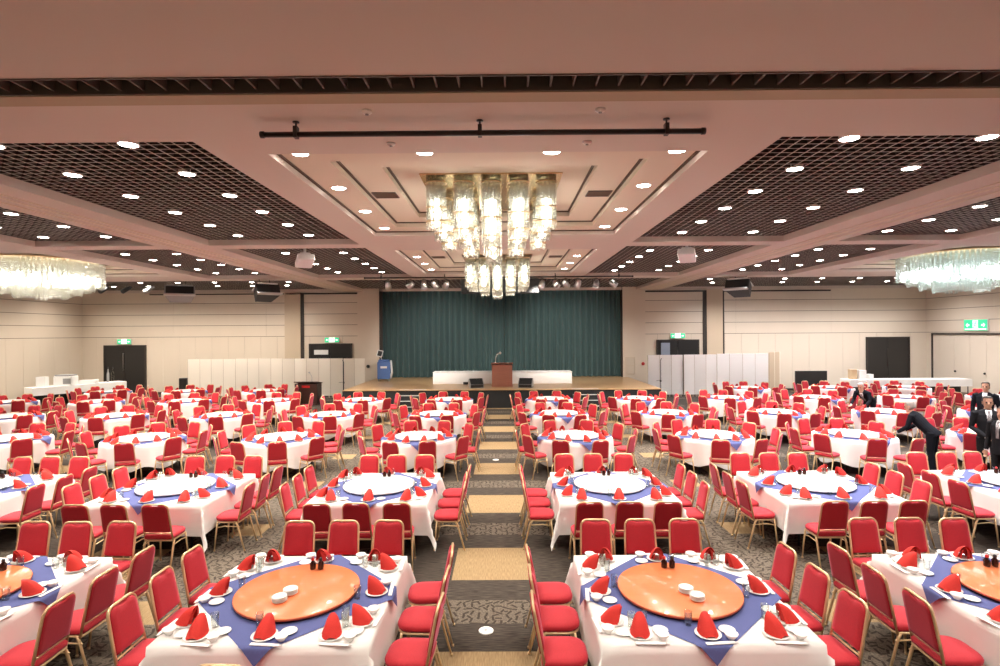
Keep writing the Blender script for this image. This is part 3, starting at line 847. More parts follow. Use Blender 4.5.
# ------------------------------------------------------------------ stage
SF, SZ = 22.0, 0.74
st = MB(); st.box(-6.45, 6.3, SF, 27.84, 0, SZ-0.03, 1); st.box(-6.45, 6.3, SF-0.03, 27.84, SZ-0.03, SZ, 0); st.box(-6.27, 6.05, 27.84, 28.88, 0.3, SZ, 0)
for k in range(24): st.box(-6.45+k*0.531, -6.45+k*0.531+0.008, SF-0.012, SF, 0.02, SZ-0.05, 1)
tag(st.build('stage', [stage_top, stage_front]), 'wooden stage platform with black front below the green curtain', 'stage')
for nm, x0 in (('left', -4.15), ('right', 2.75)):
    t = empty('stage_steps', (x0, SF, 0)); 
    for k in range(3):
        h = SZ*(k+1)/4; y1 = -0.30*(3-k)-0.035
        b = MB(); b.box(0, 1.05, y1, y1+0.30-0.002, 0, h-0.02, 0); b.build('riser', stage_front, t)
        b = MB(); b.bbox(-0.01, 1.06, y1-0.015, y1+0.295, h-0.02, h, 0.004); b.build('tread', stage_front, t)
        b = MB(); b.box(-0.01, 1.06, y1-0.022, y1+0.03, h-0.018, h+0.004); b.build('nosing', nosing, t)
    b = MB(); b.box(-0.01, 1.06, -0.034, 0.12, SZ+0.001, SZ+0.006); b.build('landing_strip', nosing, t)
    tag(t, f'black three-tread steps with white nosings at {nm} stage front', 'steps', 'stage steps')
# curtain: two pleated drapes
def drape(x0, x1, ph, name, label):
    m = MB(); n = 420; top, bot = 5.42, SZ+0.02; rows = 5; vs = []
    rnd = random.Random(ph)
    phs = [0]; 
    for i in range(n): phs.append(phs[-1] + (x1-x0)/n*2*pi/0.30*rnd.uniform(0.6, 1.4))
    for j in range(rows+1):
        z = bot+(top-bot)*j/rows; amp = 0.12*(1-0.3*j/rows)
        for i in range(n+1):
            vs.append((x0+(x1-x0)*i/n, 28.22+amp*sin(phs[i])+0.03*sin(phs[i]*0.37+ph), z))
    fs = [(j*(n+1)+i, j*(n+1)+i+1, (j+1)*(n+1)+i+1, (j+1)*(n+1)+i) for j in range(rows) for i in range(n)]
    m.add(vs, fs, 0, True); return tag(m.build(name, curtain_m), label, 'curtain', 'stage curtains')
drape(-6.2, 0.05, 1, 'stage_curtain', 'dark green pleated stage curtain, left half behind the blue machine')
drape(0.07, 6.0, 2, 'stage_curtain', 'dark green pleated stage curtain, right half behind the lectern')
# white-covered riser on the stage
t = empty('long_riser', (-0.05, 24.9, SZ))
b = MB(); b.bbox(-3.08, 3.1, -0.45, 0.45, 0.0, 0.50, 0.01); b.build('skirt', screen_w, t)
b = MB(); b.bbox(-3.1, 3.12, -0.47, 0.47, 0.50, 0.525, 0.006); b.build('top', cloth, t)
tag(t, 'long low white-covered platform on the stage behind the lectern', 'platform')
b = MB(); b.bbox(-0.22, 0.22, -0.08, 0.08, 0, 0.10, 0.01); o = b.build('small_black_box', blacky, None, (-1.55, 24.3, SZ)); tag(o, 'small dark case on the stage before white platform', 'case')
def lectern(name, w, d, h, mtl, loc, label, mic=True, emblem=False):
    t = empty(name, loc)
    b = MB(); b.bbox(-w/2, w/2, -d/2, d/2, 0.06, h-0.05, 0.008); b.build('body', mtl, t)
    b = MB(); b.bbox(-w/2-0.02, w/2+0.02, -d/2-0.02, d/2+0.02, 0.0, 0.06, 0.006); b.build('plinth', mtl, t)
    M = Matrix.Translation((0, 0, h-0.03)) @ Matrix.Rotation(radians(-8), 4, 'X')
    b = MB(); b.bbox(-w/2-0.03, w/2+0.03, -d/2-0.03, d/2+0.03, 0, 0.035, 0.006, 0, M); b.build('desk_top', mtl, t)
    if emblem:
        b = MB(); b.bbox(-0.17, 0.17, -d/2-0.012, -d/2+0.0, h-0.22, h-0.12, 0.004); b.build('name_plate', redcap, t)
    return tag(t, label, 'lectern')
lectern('lectern', 0.86, 0.5, 0.97, lectern_red, (-0.05, 23.4, SZ), 'reddish wood lectern at centre stage between two floor monitors')
lectern('lectern', 0.95, 0.6, 0.95, lectern_dk, (-8.35, 23.5, 0), 'dark brown lectern standing before the left white screens', emblem=True)
def goose(loc, label, h, tip, mtl, r=0.010):
    t = empty('gooseneck_microphone', loc)
    b = MB(); b.lathe([(0.001, 0), (0.06, 0), (0.05, 0.02), (0.015, 0.03), (0.001, 0.03)], 14); b.build('base', mtl, t)
    b = MB(); b.tube([(0, 0, 0.02), (0.01, 0, h*0.5), (tip*0.4, -0.02, h*0.85), (tip, -0.05, h)], r, 6); b.build('neck', mtl, t)
    b = MB(); b.tube([(tip, -0.05, h), (tip+0.05, -0.08, h+0.01), (tip+0.08, -0.1, h+0.01)], [r*1.5, r*2.8, r*1.5], 8); b.build('capsule', mtl, t)
    tag(t, label, 'microphone')
goose((-0.33, 23.35, SZ+0.985), 'white gooseneck microphone standing on the centre stage lectern', 0.42, 0.16, whitep, 0.022)
goose((-8.2, 23.5, 0.965), 'thin microphone curving over the dark brown lectern', 0.40, -0.12, steel)
for nm, x in (('left', -1.13), ('right', 0.93)):
    t = empty('floor_monitor', (x, 22.75, SZ), 0.25 if nm == 'left' else -0.2)
    b = MB(); b.loft([[Vector((q, -0.20, 0.0)), Vector((q, 0.22, 0.0)), Vector((q, 0.22, 0.26)), Vector((q, 0.06, 0.38)), Vector((q, -0.20, 0.15))] for q in (-0.29, 0.29)], smooth=False); b.build('cabinet', greyp, t)
    b = MB(); b.add([(-0.26, -0.208, 0.155), (0.26, -0.208, 0.155), (0.26, 0.048, 0.386), (-0.26, 0.048, 0.386)], [(0, 1, 2, 3)]); b.add([(-0.26, -0.205, 0.02), (0.26, -0.205, 0.02), (0.26, -0.205, 0.14), (-0.26, -0.205, 0.14)], [(0, 1, 2, 3)]); b.build('front_grille', blacky, t)
    tag(t, f'wedge floor monitor speaker on stage {nm} of centre lectern', 'speaker', 'stage monitors')
# blue machine
t = empty('stage_machine', (-5.72, 26.3, SZ), 0.2)
b = MB(); b.bbox(-0.30, 0.30, -0.25, 0.25, 0.10, 0.92, 0.03); b.bbox(-0.26, 0.26, -0.22, 0.22, 0.92, 1.02, 0.03); b.build('body', bluebox, t)
b = MB(); b.tube([(-0.08, 0.05, 1.0), (-0.14, 0.05, 1.15), (-0.17, 0.02, 1.25)], 0.025, 8); b.build('arm', whitep, t)
b = MB(); M = Matrix.Translation((-0.18, -0.02, 1.32)) @ Matrix.Rotation(0.25, 4, 'Y'); b.bbox(-0.14, 0.14, -0.03, 0.03, -0.16, 0.16, 0.012, 0, M); o = b.build('display', whitep, t)
b = MB(); b.bbox(-0.10, 0.10, -0.034, -0.028, -0.12, 0.12, 0.002, 0, M); b.build('display_glass', blacky, o)
b = MB(); b.tube([(0.30, -0.05, 0.12), (0.38, -0.05, 0.4), (0.34, -0.05, 0.98)], [0.07, 0.055, 0.04], 8); b.build('side_tank', whitep, t)
b = MB(); b.bbox(-0.15, 0.15, -0.258, -0.25, 0.62, 0.72, 0.003); b.build('front_label', whitep, t)
for sx in (-1, 1):
    for sy in (-1, 1):
        b = MB(); M = Matrix.Translation((sx*0.24, sy*0.18, 0.055)) @ Matrix.Rotation(pi/2, 4, 'Y'); b.lathe([(0.001, -0.02), (0.055, -0.02), (0.055, 0.02), (0.001, 0.02)], 14)
        b.v = [tuple(M @ Vector(p)) for p in b.v]; b.build('caster', greyp, t)
tag(t, 'blue wheeled machine with white display at left stage edge', 'machine')
def mic_stand(loc, label, h):
    t = empty('microphone_stand', loc)
    for a in (0.3, 2.4, 4.5):
        b = MB(); b.tube([(0, 0, 0.10), (0.28*cos(a), 0.28*sin(a), 0.008)], 0.009, 6); b.build('leg', blacky, t)
    b = MB(); b.tube([(0, 0, 0.06), (0, 0, h)], 0.016, 6); b.build('pole', blacky, t)
    b = MB(); b.lathe([(0.001, 0), (0.035, 0), (0.035, 0.07), (0.001, 0.07)], 10, (0, 0, h*0.45)); b.tube([(0, 0, h*0.48), (-0.2, -0.05, h*0.48)], 0.008, 6); b.build('clamp', blacky, t)
    b = MB(); b.tube([(0, 0, h), (0.0, -0.06, h+0.05), (0, -0.14, h+0.06)], [0.012, 0.014, 0.02], 8); b.build('microphone', blacky, t)
    tag(t, label, 'microphone stand', 'microphone stands')
mic_stand((-7.15, 24.6, 0), 'black microphone stand before the left screens beside the stage', 1.75)
mic_stand((7.0, 24.5, 0), 'black microphone stand before the right screens beside the stage', 1.75)

# ------------------------------------------------------------------ folding screens
def folding_screen(xa, xb, y, n, h, mtl, label, zig=0.035):
    t = empty('folding_screen', (xa, y, 0)); w = (xb-xa)/n
    for k in range(n):
        y0, y1 = (0, zig) if k % 2 == 0 else (zig, 0)
        a = atan2(y1-y0, w); L = hypot(w, zig)
        b = MB(); M = Matrix.Translation((k*w, y0, 0)) @ Matrix.Rotation(a, 4, 'Z')
        b.bbox(0.004, L-0.004, -0.018, 0.018, 0.09, h, 0.004, 0, M)
        o = b.build('panel', mtl, t)
        b = MB(); b.box(-0.006, 0.006, -0.022, 0.022, 0.09, h, 0, M); b.box(0.06, 0.10, -0.02, 0.02, 0, 0.09, 0, M); b.box(L-0.10, L-0.06, -0.02, 0.02, 0, 0.09, 0, M); b.build('hinge_edge', screen_edge, o)
    tag(t, label, 'folding screen', 'folding screens beside the stage')
folding_screen(-14.95, -12.72, 26.0, 4, 1.85, screen_m, 'cream folding screen at the outer end of left screen line')
folding_screen(-12.70, -10.47, 26.02, 4, 1.86, screen_m, 'cream folding screen, second from outer end of left line')
folding_screen(-10.45, -7.6, 25.98, 5, 1.85, screen_m, 'cream folding screen behind the dark brown lectern')
folding_screen(-7.56, -6.55, 26.0, 2, 1.84, screen_m, 'narrow cream folding screen nearest the left stage end')
folding_screen(6.72, 8.35, 25.6, 3, 1.93, screen_w, 'white folding screen nearest the right stage end')
folding_screen(8.37, 9.9, 25.55, 3, 1.94, screen_w, 'white folding screen, second from the right stage end')
folding_screen(9.92, 12.3, 25.6, 4, 1.97, screen_w, 'white folding screen farthest from the stage on right')
t = empty('folding_screen', (12.34, 25.6, 0), radians(32))
for k in range(2):
    b = MB(); b.bbox(k*0.42+0.005, k*0.42+0.41, -0.018, 0.018, 0.06, 2.03, 0.004); o = b.build('panel', pillar_m, t)
    b = MB(); b.box(k*0.42+0.395, k*0.42+0.42, -0.022, 0.022, 0, 2.03); b.build('edge_post', screen_m, o)
tag(t, 'tan folding screen leaf angled behind the white right screens', 'folding screen', 'folding screens beside the stage')

# ------------------------------------------------------------------ service counters and boxes at the back
def counter(loc, rot, L, d, h, label, frac):
    t = empty('service_table', loc, rot)
    b = MB(); b.bbox(0, L, 0, d, h-0.03, h, 0.006); b.build('top', cloth, t)
    b = MB(); b.box(0.0, L, -0.006, d+0.006, h-frac, h-0.03); b.build('cloth_skirt', cloth, t)
    for x in (0.12, L*0.5, L-0.12):
        for y in (0.1, d-0.1):
            l = MB(); l.tube([(x, y, 0), (x, y, h-0.04)], 0.02, 6); l.build('leg', blacky, t)
    b = MB(); b.box(0.05, L-0.05, d*0.75, d*0.8, 0, h-frac); b.build('dark_backing', blacky, t)
    tag(t, label, 'table', 'service tables at the walls')
counter((-19.55, 22.7, 0), radians(60), 3.6, 0.75, 0.84, 'long white-clothed service table by the left side wall', 0.34)
counter((15.4, 24.5, 0), 0, 5.4, 0.75, 0.82, 'long white-clothed service table along the back on right', 0.32)
def on_left(u, v, z=0.84):
    a = radians(60); return (-19.55+u*cos(a)-v*sin(a), 22.7+u*sin(a)+v*cos(a), z)
b = MB(); b.bbox(-0.18, 0.18, -0.13, 0.13, 0, 0.42, 0.01); o = b.build('white_box', whitep, None, on_left(0.5, 0.4), 0.2); tag(o, 'upright white box on near end of left service table', 'box')
t = empty('photocopier', on_left(1.35, 0.4), 0.15)
b = MB(); b.bbox(-0.36, 0.36, -0.25, 0.25, 0, 0.40, 0.02); b.build('body', whitep, t)
b = MB(); b.bbox(-0.32, 0.32, -0.24, 0.24, 0.40, 0.46, 0.015); b.build('lid', greyp, t)
b = MB(); b.bbox(0.02, 0.33, -0.256, -0.25, 0.06, 0.30, 0.002); b.build('control_panel', greyp, t)
tag(t, 'white copier with grey lid on the left service table', 'copier')
b = MB(); b.bbox(-0.35, 0.35, -0.15, 0.15, 0, 0.16, 0.01); o = b.build('paper_tray', whitep, None, on_left(2.2, 0.35), 0.3); tag(o, 'low white tray right of copier on left service table', 'tray')
for q, u in enumerate((3.0, 3.2)):
    t = empty('tall_bottle', on_left(u, 0.4))
    b = MB(); b.lathe([(0.001, 0), (0.05, 0), (0.052, 0.02), (0.052, 0.38), (0.018, 0.50), (0.018, 0.62), (0.001, 0.62)], 12); b.build('body', glass if q else greyp, t)
    b = MB(); b.lathe([(0.02, 0.60), (0.022, 0.61), (0.022, 0.68), (0.001, 0.69)], 10); b.build('cap', blacky, t)
    tag(t, ('tall grey bottle near far end of left service table', 'tall clear bottle at far end of left service table')[q], 'bottle', 'tall bottles')
for q, (x, w, h, mt_, nm) in enumerate(((15.75, 0.24, 0.44, cardboard, 'brown carton at the left end of right service table'), (16.12, 0.34, 0.40, whitep, 'larger white carton beside brown carton on right service table'), (16.5, 0.2, 0.22, whitep, 'smaller white carton third along the right service table'))):
    t = empty('carton', (x, 24.9, 0.82), 0.1*q)
    b = MB(); b.bbox(-w/2, w/2, -0.14, 0.14, 0, h, 0.006); b.build('body', mt_, t)
    b = MB(); b.box(-w/2, w/2, -0.02, 0.02, h+0.0005, h+0.003); b.build('tape', paper, t); tag(t, nm, 'box', 'cartons')
t = empty('low_screen', (15.0, 26.9, 0))
b = MB(); b.bbox(-0.77, 0.77, -0.04, 0.04, 0.12, 1.06, 0.01); b.build('panel', door_m, t)
for sx in (-1, 1):
    b = MB(); b.bbox(sx*0.55-0.05, sx*0.55+0.05, -0.25, 0.25, 0, 0.04, 0.01); b.box(sx*0.55-0.02, sx*0.55+0.02, -0.02, 0.02, 0.03, 0.2); b.build('foot', blacky, t)
tag(t, 'low black panel screen standing before the right back wall', 'panel')
t = empty('floor_speaker', (-15.45, 26.6, 0))
b = MB(); b.bbox(-0.19, 0.19, -0.18, 0.18, 0, 0.92, 0.012); b.build('cabinet', blacky, t)
b = MB(); b.bbox(-0.17, 0.17, -0.19, -0.182, 0.05, 0.88, 0.003); b.build('grille', door_m, t)
tag(t, 'black upright speaker beside outer end of left screens', 'speaker')
b = MB(); b.bbox(-0.36, 0.36, -0.012, 0, -0.12, 0.12, 0.003); o = b.build('notice_board', paper, None, (-9.25, 27.91, 2.08)); tag(o, 'white notice fixed on black doors left of the stage', 'notice')
# wall cabinet outlines on the right pier, alarm button, left switch
t = empty('wall_cabinet', (6.42, 27.835, 1.3))
b = MB()
for q in ((-0.24, 0.24, 0.40, 0.43), (-0.24, 0.24, -0.43, -0.40), (-0.24, -0.21, -0.43, 0.43), (0.21, 0.24, -0.43, 0.43), (-0.24, 0.24, 0.0, 0.02)): b.box(q[0], q[1], -0.02, 0.01, q[2], q[3])
b.build('frame', pillar_m, t); b = MB(); b.box(-0.20, 0.20, -0.012, 0.012, -0.39, 0.39); b.build('door', mat('cabinet_door', (0.6, 0.51, 0.41), 0.5), t)
tag(t, 'cream wall cabinet set in the right stage pier', 'wall cabinet')
b = MB(); M = Matrix.Rotation(pi/2, 4, 'X'); b.lathe([(0.001, 0), (0.09, 0), (0.08, 0.03), (0.001, 0.035)], 14); b.v = [tuple(M @ Vector(p)) for p in b.v]
o = b.build('fire_alarm_switch', redcap, None, (7.07, 27.84, 1.4)); tag(o, 'round red fire alarm on the right stage pier', 'fire alarm')
b = MB(); b.lathe([(0.001, 0), (0.09, 0), (0.08, 0.03), (0.001, 0.035)], 14); b.v = [tuple(M @ Vector(p)) for p in b.v]
o = b.build('wall_socket', blacky, None, (-6.85, 27.84, 1.35)); tag(o, 'small round black socket on the left stage pier', 'socket')

# ------------------------------------------------------------------ hanging things
def bar(x0, x1, y, z, r, rods, zt, label, name='hanging_pipe', mtl=pipe_m):
    t = empty(name, ((x0+x1)/2, y, z)); h = (x1-x0)/2; c = (x0+x1)/2
    b = MB(); b.tube([(-h, 0, 0), (h, 0, 0)], r, 10); b.build('pipe', mtl, t)
    for s in (-1, 1):
        b = MB(); b.tube([(s*h-0.02*s, 0, 0), (s*(h+0.02), 0, 0)], r*1.25, 10); b.build('end_cap', mtl, t)
    for x in rods:
        b = MB(); b.tube([(x-c, 0, r), (x-c, 0, zt-z)], 0.010, 6); b.lathe([(0.001, 0), (0.035, 0), (0.035, 0.01), (0.001, 0.012)], 10, (x-c, 0, zt-z-0.012)); b.build('drop_rod', mtl, t)
        b = MB(); b.box(x-c-0.02, x-c+0.02, -r-0.008, r+0.008, -r-0.008, r+0.05); b.build('clamp', mtl, t)
    tag(t, label, 'pipe')
bar(-2.42, 2.03, 5.55, H_S-0.13, 0.028, (-2.08, -0.22, 1.66), H_S, 'long dark pipe hung under the ceiling nearest the camera')
bar(-5.0, 4.7, 19.9, 5.02, 0.03, (-4.4, -2.1, 1.9, 4.2), H_S-0.0, 'dark lighting batten hung before the stage curtain', 'lighting_batten')
def par_can(x, rx, rz, label):
    t = empty('stage_spotlight', (x, 19.9, 4.965))
    b = MB(); b.tube([(-0.13, 0, -0.20), (-0.13, 0, -0.03), (0, 0, 0.0), (0.13, 0, -0.03), (0.13, 0, -0.20)], 0.012, 6); b.build('yoke', blacky, t)
    M = Matrix.Translation((0, 0, -0.22)) @ Euler((rx, 0, rz)).to_matrix().to_4x4()
    b = MB(); b.lathe([(0.001, 0.17), (0.07, 0.15), (0.105, 0.05), (0.115, -0.14), (0.108, -0.14), (0.095, 0.02), (0.001, 0.05)], 16); b.v = [tuple(M @ Vector(p)) for p in b.v]; b.build('can', steel, t)
    b = MB(); b.lathe([(0.001, -0.06), (0.10, -0.06), (0.10, -0.05), (0.001, -0.05)], 16); b.v = [tuple(M @ Vector(p)) for p in b.v]; b.build('lens', white_lac, t)
    d = bpy.data.lights.new('stage_beam', 'SPOT'); d.energy = 430; d.spot_size = radians(56); d.spot_blend = 0.8; d.shadow_soft_size = 0.08; d.color = (1.0, 0.95, 0.88)
    lo = bpy.data.objects.new('stage_beam', d); COL.objects.link(lo); lo.parent = t; lo.location = (0, 0.25, -0.3)
    lo.rotation_euler = Vector((0.6*sin(x*3), 8.2, -3.1)).to_track_quat('-Z', 'Y').to_euler()
    tag(t, label, 'stage light', 'stage lights on the batten')
for q, x in enumerate((-4.15, -3.35, -2.85, -2.45, -2.05, 1.42, 1.92, 2.28, 2.72, 3.38, 4.0)):
    par_can(x, 0.7+0.3*sin(q*2.1), q*1.7, f'{ORD[q]} chrome stage light from left end of the batten')
t = empty('hanging_speaker_bar', (-0.1, 21.4, 4.82))
b = MB(); b.bbox(-1.5, 1.5, -0.2, 0.2, -0.28, 0.28, 0.015); b.build('cabinet', blacky, t)
b = MB()
for k in range(4): b.box(-1.46+k*0.735, -0.75+k*0.735, -0.21, -0.201, -0.25, 0.25)
b.build('front_grille', greyp if False else door_m, t)
for x in (-1.2, 1.2):
    b = MB(); b.tube([(x, 0, 0.28), (x, 0, 0.47)], 0.012, 6); b.build('drop_rod', pipe_m, t)
tag(t, 'long black speaker cabinet hung above the stage front', 'speaker')
# hanging loudspeakers with pale tops
def hung_speaker(loc, rz, label, pale=True, w=0.62):
    t = empty('hanging_speaker', loc, (radians(0), 0, rz))
    M = Matrix.Rotation(radians(-22), 4, 'X')
    b = MB(); b.loft([[M @ Vector((-w*q, y, -0.22)), M @ Vector((w*q, y, -0.22)), M @ Vector((w*q, y, 0.22)), M @ Vector((-w*q, y, 0.22))] for y, q in ((-0.35, 0.72), (0.35, 0.5))], smooth=False); b.build('cabinet', blacky if pale else greyp, t)
    b = MB(); b.box(-w*0.66, w*0.66, -0.362, -0.351, -0.19, 0.19, 0, M); b.build('front_grille', door_m, t)
    b = MB(); b.bbox(-w*0.62, w*0.62, -0.40, 0.36, 0.222, 0.26, 0.008, 0, M); b.build('top_cover', whitep if pale else greyp, t)
    b = MB(); b.tube([(-0.2, 0.1, 0.22), (-0.2, 0.1, 0.62)], 0.014, 6); b.build('bracket', pipe_m, t)
    b = MB(); b.tube([(0.2, 0.1, 0.22), (0.2, 0.1, 0.62)], 0.014, 6); b.build('bracket', pipe_m, t)
    b = MB(); b.bbox(-w*0.75, w*0.75, -0.52, -0.37, -0.26, -0.20, 0.01, 0, M); b.build('lower_bar', steel, t)
    tag(t, label, 'speaker', 'hanging speakers')
hung_speaker((-9.3, 21.5, 4.62), 0.75, 'black hanging loudspeaker with white top left of the stage')
hung_speaker((9.25, 21.5, 4.68), -0.75, 'black hanging loudspeaker with white top right of the stage')
hung_speaker((-13.3, 22.6, 4.68), 0.5, 'grey hanging loudspeaker pair unit by the left back wall', False, 0.75)
for q, x in enumerate((-17.6, -16.6, -15.6)):
    t = empty('track_spotlight', (x, 24.2, H_G-0.02))
    b = MB(); b.tube([(0, 0, 0), (0, 0, -0.2)], 0.015, 6); b.build('stem', blacky, t)
    b = MB(); b.tube([(-0.22, 0.02, -0.34), (0.02, 0, -0.22), (0.2, -0.02, -0.13)], [0.10, 0.09, 0.05], 10); b.build('can', blacky if q < 2 else greyp, t)
    tag(t, f'{ORD[q]} black track spotlight from the left under rear grille', 'spotlight', 'track spotlights')
def projector(loc, rz, label):
    t = empty('projector', loc, rz)
    b = MB(); b.bbox(-0.21, 0.21, -0.26, 0.26, -0.10, 0.08, 0.025); M = Matrix.Rotation(radians(-20), 4, 'X'); b.v = [tuple(M @ Vector(p)) for p in b.v]; b.build('body', whitep, t)
    b = MB(); b.tube([M @ Vector((0.08, 0.25, -0.01)), M @ Vector((0.08, 0.32, -0.01))], 0.06, 12); b.build('lens', blacky, t)
    b = MB(); b.tube([(0, 0, 0.05), (0, 0, H_G-loc[2]-0.01)], 0.035, 8); b.build('pole', whitep, t)
    b = MB(); b.bbox(-0.13, 0.13, -0.13, 0.13, 0.10, 0.20, 0.02); b.build('mount', whitep, t)
    tag(t, label, 'projector', 'ceiling projectors')
projector((-5.15, 14.3, 4.92), 0.5, 'white ceiling projector hanging over the left centre tables')
projector((4.75, 14.2, 4.97), -0.4, 'white ceiling projector hanging over the right centre tables')
# air vents and detectors
for bi in (0, 1):
    for s in (-1, 1):
        t = empty('air_vent', (CX+s*1.80, BAYS[bi][0]+3.2, H_S+0.197))
        b = MB()
        for q in ((-0.2, 0.2, -0.18, -0.165), (-0.2, 0.2, 0.165, 0.18), (-0.2, -0.185, -0.18, 0.18), (0.185, 0.2, -0.18, 0.18)): b.box(q[0], q[1], q[2], q[3], -0.012, 0.004)
        b.build('frame', lectern_dk, t); b = MB()
        for k in range(7): b.box(-0.185, 0.185, -0.155+k*0.05, -0.13+k*0.05, -0.008, 0.002)
        b.build('slat', mat('vent_brown_%d%d' % (bi, s+1), (0.12, 0.07, 0.045), 0.6), t)
        tag(t, f'brown air vent in {side(s)} step of central coffer, {BN[bi]}', 'air vent', 'air vents')
for q, (x, y, nm) in enumerate(((-1.25, 6.2, 'left'), (0.96, 6.2, 'right'), (-1.3, 5.3, 'near left'), (0.95, 5.3, 'near right'))):
    t = empty('smoke_detector', (x, y, H_S)); b = MB(); b.lathe([(0.05, 0.0), (0.05, -0.015), (0.03, -0.03), (0.001, -0.032)], 14); b.build('body', whitep, t)
    b = MB(); b.lathe([(0.018, -0.031), (0.018, -0.04), (0.001, -0.042)], 10); b.build('sensor', greyp, t)
    tag(t, f'small white ceiling detector beside the hung pipe, {nm} one', 'detector', 'ceiling detectors')

# ------------------------------------------------------------------ people
def ellring(c, a, b, ax, ay, n=14):
    return [c + ax*(a*cos(2*pi*k/n)) + ay*(b*sin(2*pi*k/n)) for k in range(n)]
def person(loc, rz, label, lean=0.0, arms='down', suit_m=suit, hair_m=hair_g, height=1.70, head_turn=0.0, nod=0.0, tie=True):
    """local frame: faces -y; lean bends the trunk forward from the hips"""
    S = height/1.72
    mb = MB()    # material ids: 0 skin 1 suit 2 shirt 3 tie 4 shoe
    X, Y, Z = Vector((1, 0, 0)), Vector((0, 1, 0)), Vector((0, 0, 1))
    hip = Vector((0, 0.0, 0.90))
    Rm = Matrix.Rotation(lean, 3, 'X'); 
    def tp(x, y, z): return hip + Rm @ (Vector((x, y, z)) - hip)
    # legs
    for s in (-1, 1):
        pts = [(s*0.09, 0.0, 0.92, 0.10), (s*0.098, -0.005, 0.75, 0.088), (s*0.10, -0.015, 0.50, 0.066), (s*0.10, 0.0, 0.40, 0.062), (s*0.10, 0.015, 0.22, 0.058), (s*0.10, 0.02, 0.06, 0.055)]
        mb.loft([ellring(Vector(p[:3]), p[3]*0.95, p[3]*1.05, X, Y) for p in pts], 1)
        mb.loft([ellring(Vector((s*0.105, y, z)), w, h, X, Z, 10) for y, z, w, h in ((0.075, 0.045, 0.03, 0.04), (0.03, 0.05, 0.042, 0.05), (-0.08, 0.035, 0.045, 0.034), (-0.16, 0.028, 0.036, 0.026), (-0.185, 0.025, 0.015, 0.014))], 4)
    # trunk with jacket skirt
    tr = [(0.80, 0.165, 0.125, 0.0), (0.88, 0.175, 0.13, 0.0), (1.0, 0.165, 0.12, -0.005), (1.10, 0.165, 0.12, -0.01), (1.25, 0.185, 0.125, -0.005), (1.36, 0.195, 0.115, 0.005), (1.43, 0.15, 0.085, 0.012), (1.475, 0.07, 0.06, 0.015)]
    mb.loft([ellring(tp(0, y, z), a, b, X, Rm @ Y, 18) for z, a, b, y in tr], 1)
    # shirt front and tie
    mb.loft([ellring(tp(0, -0.105-q, z), w, 0.022, X, Rm @ Y, 8) for z, w, q in ((1.14, 0.010, 0.018), (1.28, 0.026, 0.015), (1.40, 0.045, -0.012), (1.46, 0.045, -0.05))], 2)
    if tie: mb.loft([ellring(tp(0, -0.132-q, z), w, 0.010, X, Rm @ Y, 8) for z, w, q in ((1.12, 0.022, 0.004), (1.28, 0.028, 0.004), (1.41, 0.02, -0.03), (1.445, 0.022, -0.05))], 3)
    # neck and head
    neck = tp(0, 0.012, 1.46); Hm = Matrix.Rotation(lean*0.55+nod, 3, 'X') @ Matrix.Rotation(head_turn, 3, 'Z')
    def hp(x, y, z): return neck + Hm @ Vector((x, y, z))
    mb.loft([ellring(hp(0, 0.0, z), a, a, Hm @ X, Hm @ Y, 12) for z, a in ((-0.03, 0.066), (0.04, 0.056), (0.10, 0.056))], 0)
    hd = [(0.035, 0.028, 0.030, -0.052), (0.052, 0.048, 0.055, -0.035), (0.085, 0.063, 0.082, -0.012), (0.12, 0.071, 0.092, -0.003), (0.155, 0.074, 0.097, 0.002), (0.20, 0.075, 0.099, 0.005), (0.235, 0.066, 0.088, 0.008), (0.258, 0.045, 0.06, 0.01), (0.268, 0.015, 0.02, 0.01)]
    mb.loft([ellring(hp(0, y, z), a, b, Hm @ X, Hm @ Y, 16) for z, a, b, y in hd], 0)
    mb.loft([ellring(hp(0, -0.092-d, z), w, w, Hm @ X, Hm @ Y, 8) for z, w, d in ((0.105, 0.012, 0.012), (0.118, 0.015, 0.016), (0.14, 0.010, 0.008), (0.165, 0.006, 0.0))], 0)    # nose
    mb.loft([ellring(hp(0, -0.083, z), 0.024, w, Hm @ X, Hm @ Y, 8) for z, w in ((0.074, 0.006), (0.082, 0.011), (0.090, 0.006))], 5)                                                  # mouth
    for s in (-1, 1):
        mb.loft([ellring(hp(s*0.077, 0.012, z), 0.010, w, Hm @ X, Hm @ Y, 8) for z, w in ((0.10, 0.008), (0.125, 0.017), (0.155, 0.022), (0.168, 0.010))], 0)                       # ears
        mb.sphere(hp(s*0.030, -0.084, 0.150), 0.013, 8, 6, 6)                                                                                                       # eyes
        mb.loft([ellring(hp(s*0.032, -0.090, z), 0.022, 0.008, Hm @ X, Hm @ Y, 8) for z in (0.168, 0.175)], 5)                                                     # brows
    # arms
    for s in (-1, 1):
        sh = tp(s*0.195, 0.005, 1.385)
        if arms == 'down':
            el, wr, d = Vector((s*0.255, 0.03, 1.10)), Vector((s*0.25, -0.05, 0.86)), Vector((0, -0.12, -0.99))
        elif arms == 'front':
            el, wr, d = Vector((s*0.25, 0.02, 1.10)), Vector((s*0.06, -0.20, 0.95)), Vector((-s*0.7, -0.3, -0.5))
        else:      # reach forward and down
            el = sh + Vector((s*0.05, -0.06, -0.24)); wr = el + Vector((-s*0.03, -0.19, -0.14)); d = Vector((0, -0.85, -0.45))
        d.normalize()
        pts = [(tp(s*0.15, 0.005, 1.39), 0.07), (sh, 0.066), (sh.lerp(el, 0.5), 0.058), (el, 0.050), (el.lerp(wr, 0.5), 0.046), (wr, 0.038)]
        mb.tube([p for p, r in pts], [r for p, r in pts], 12, 1)
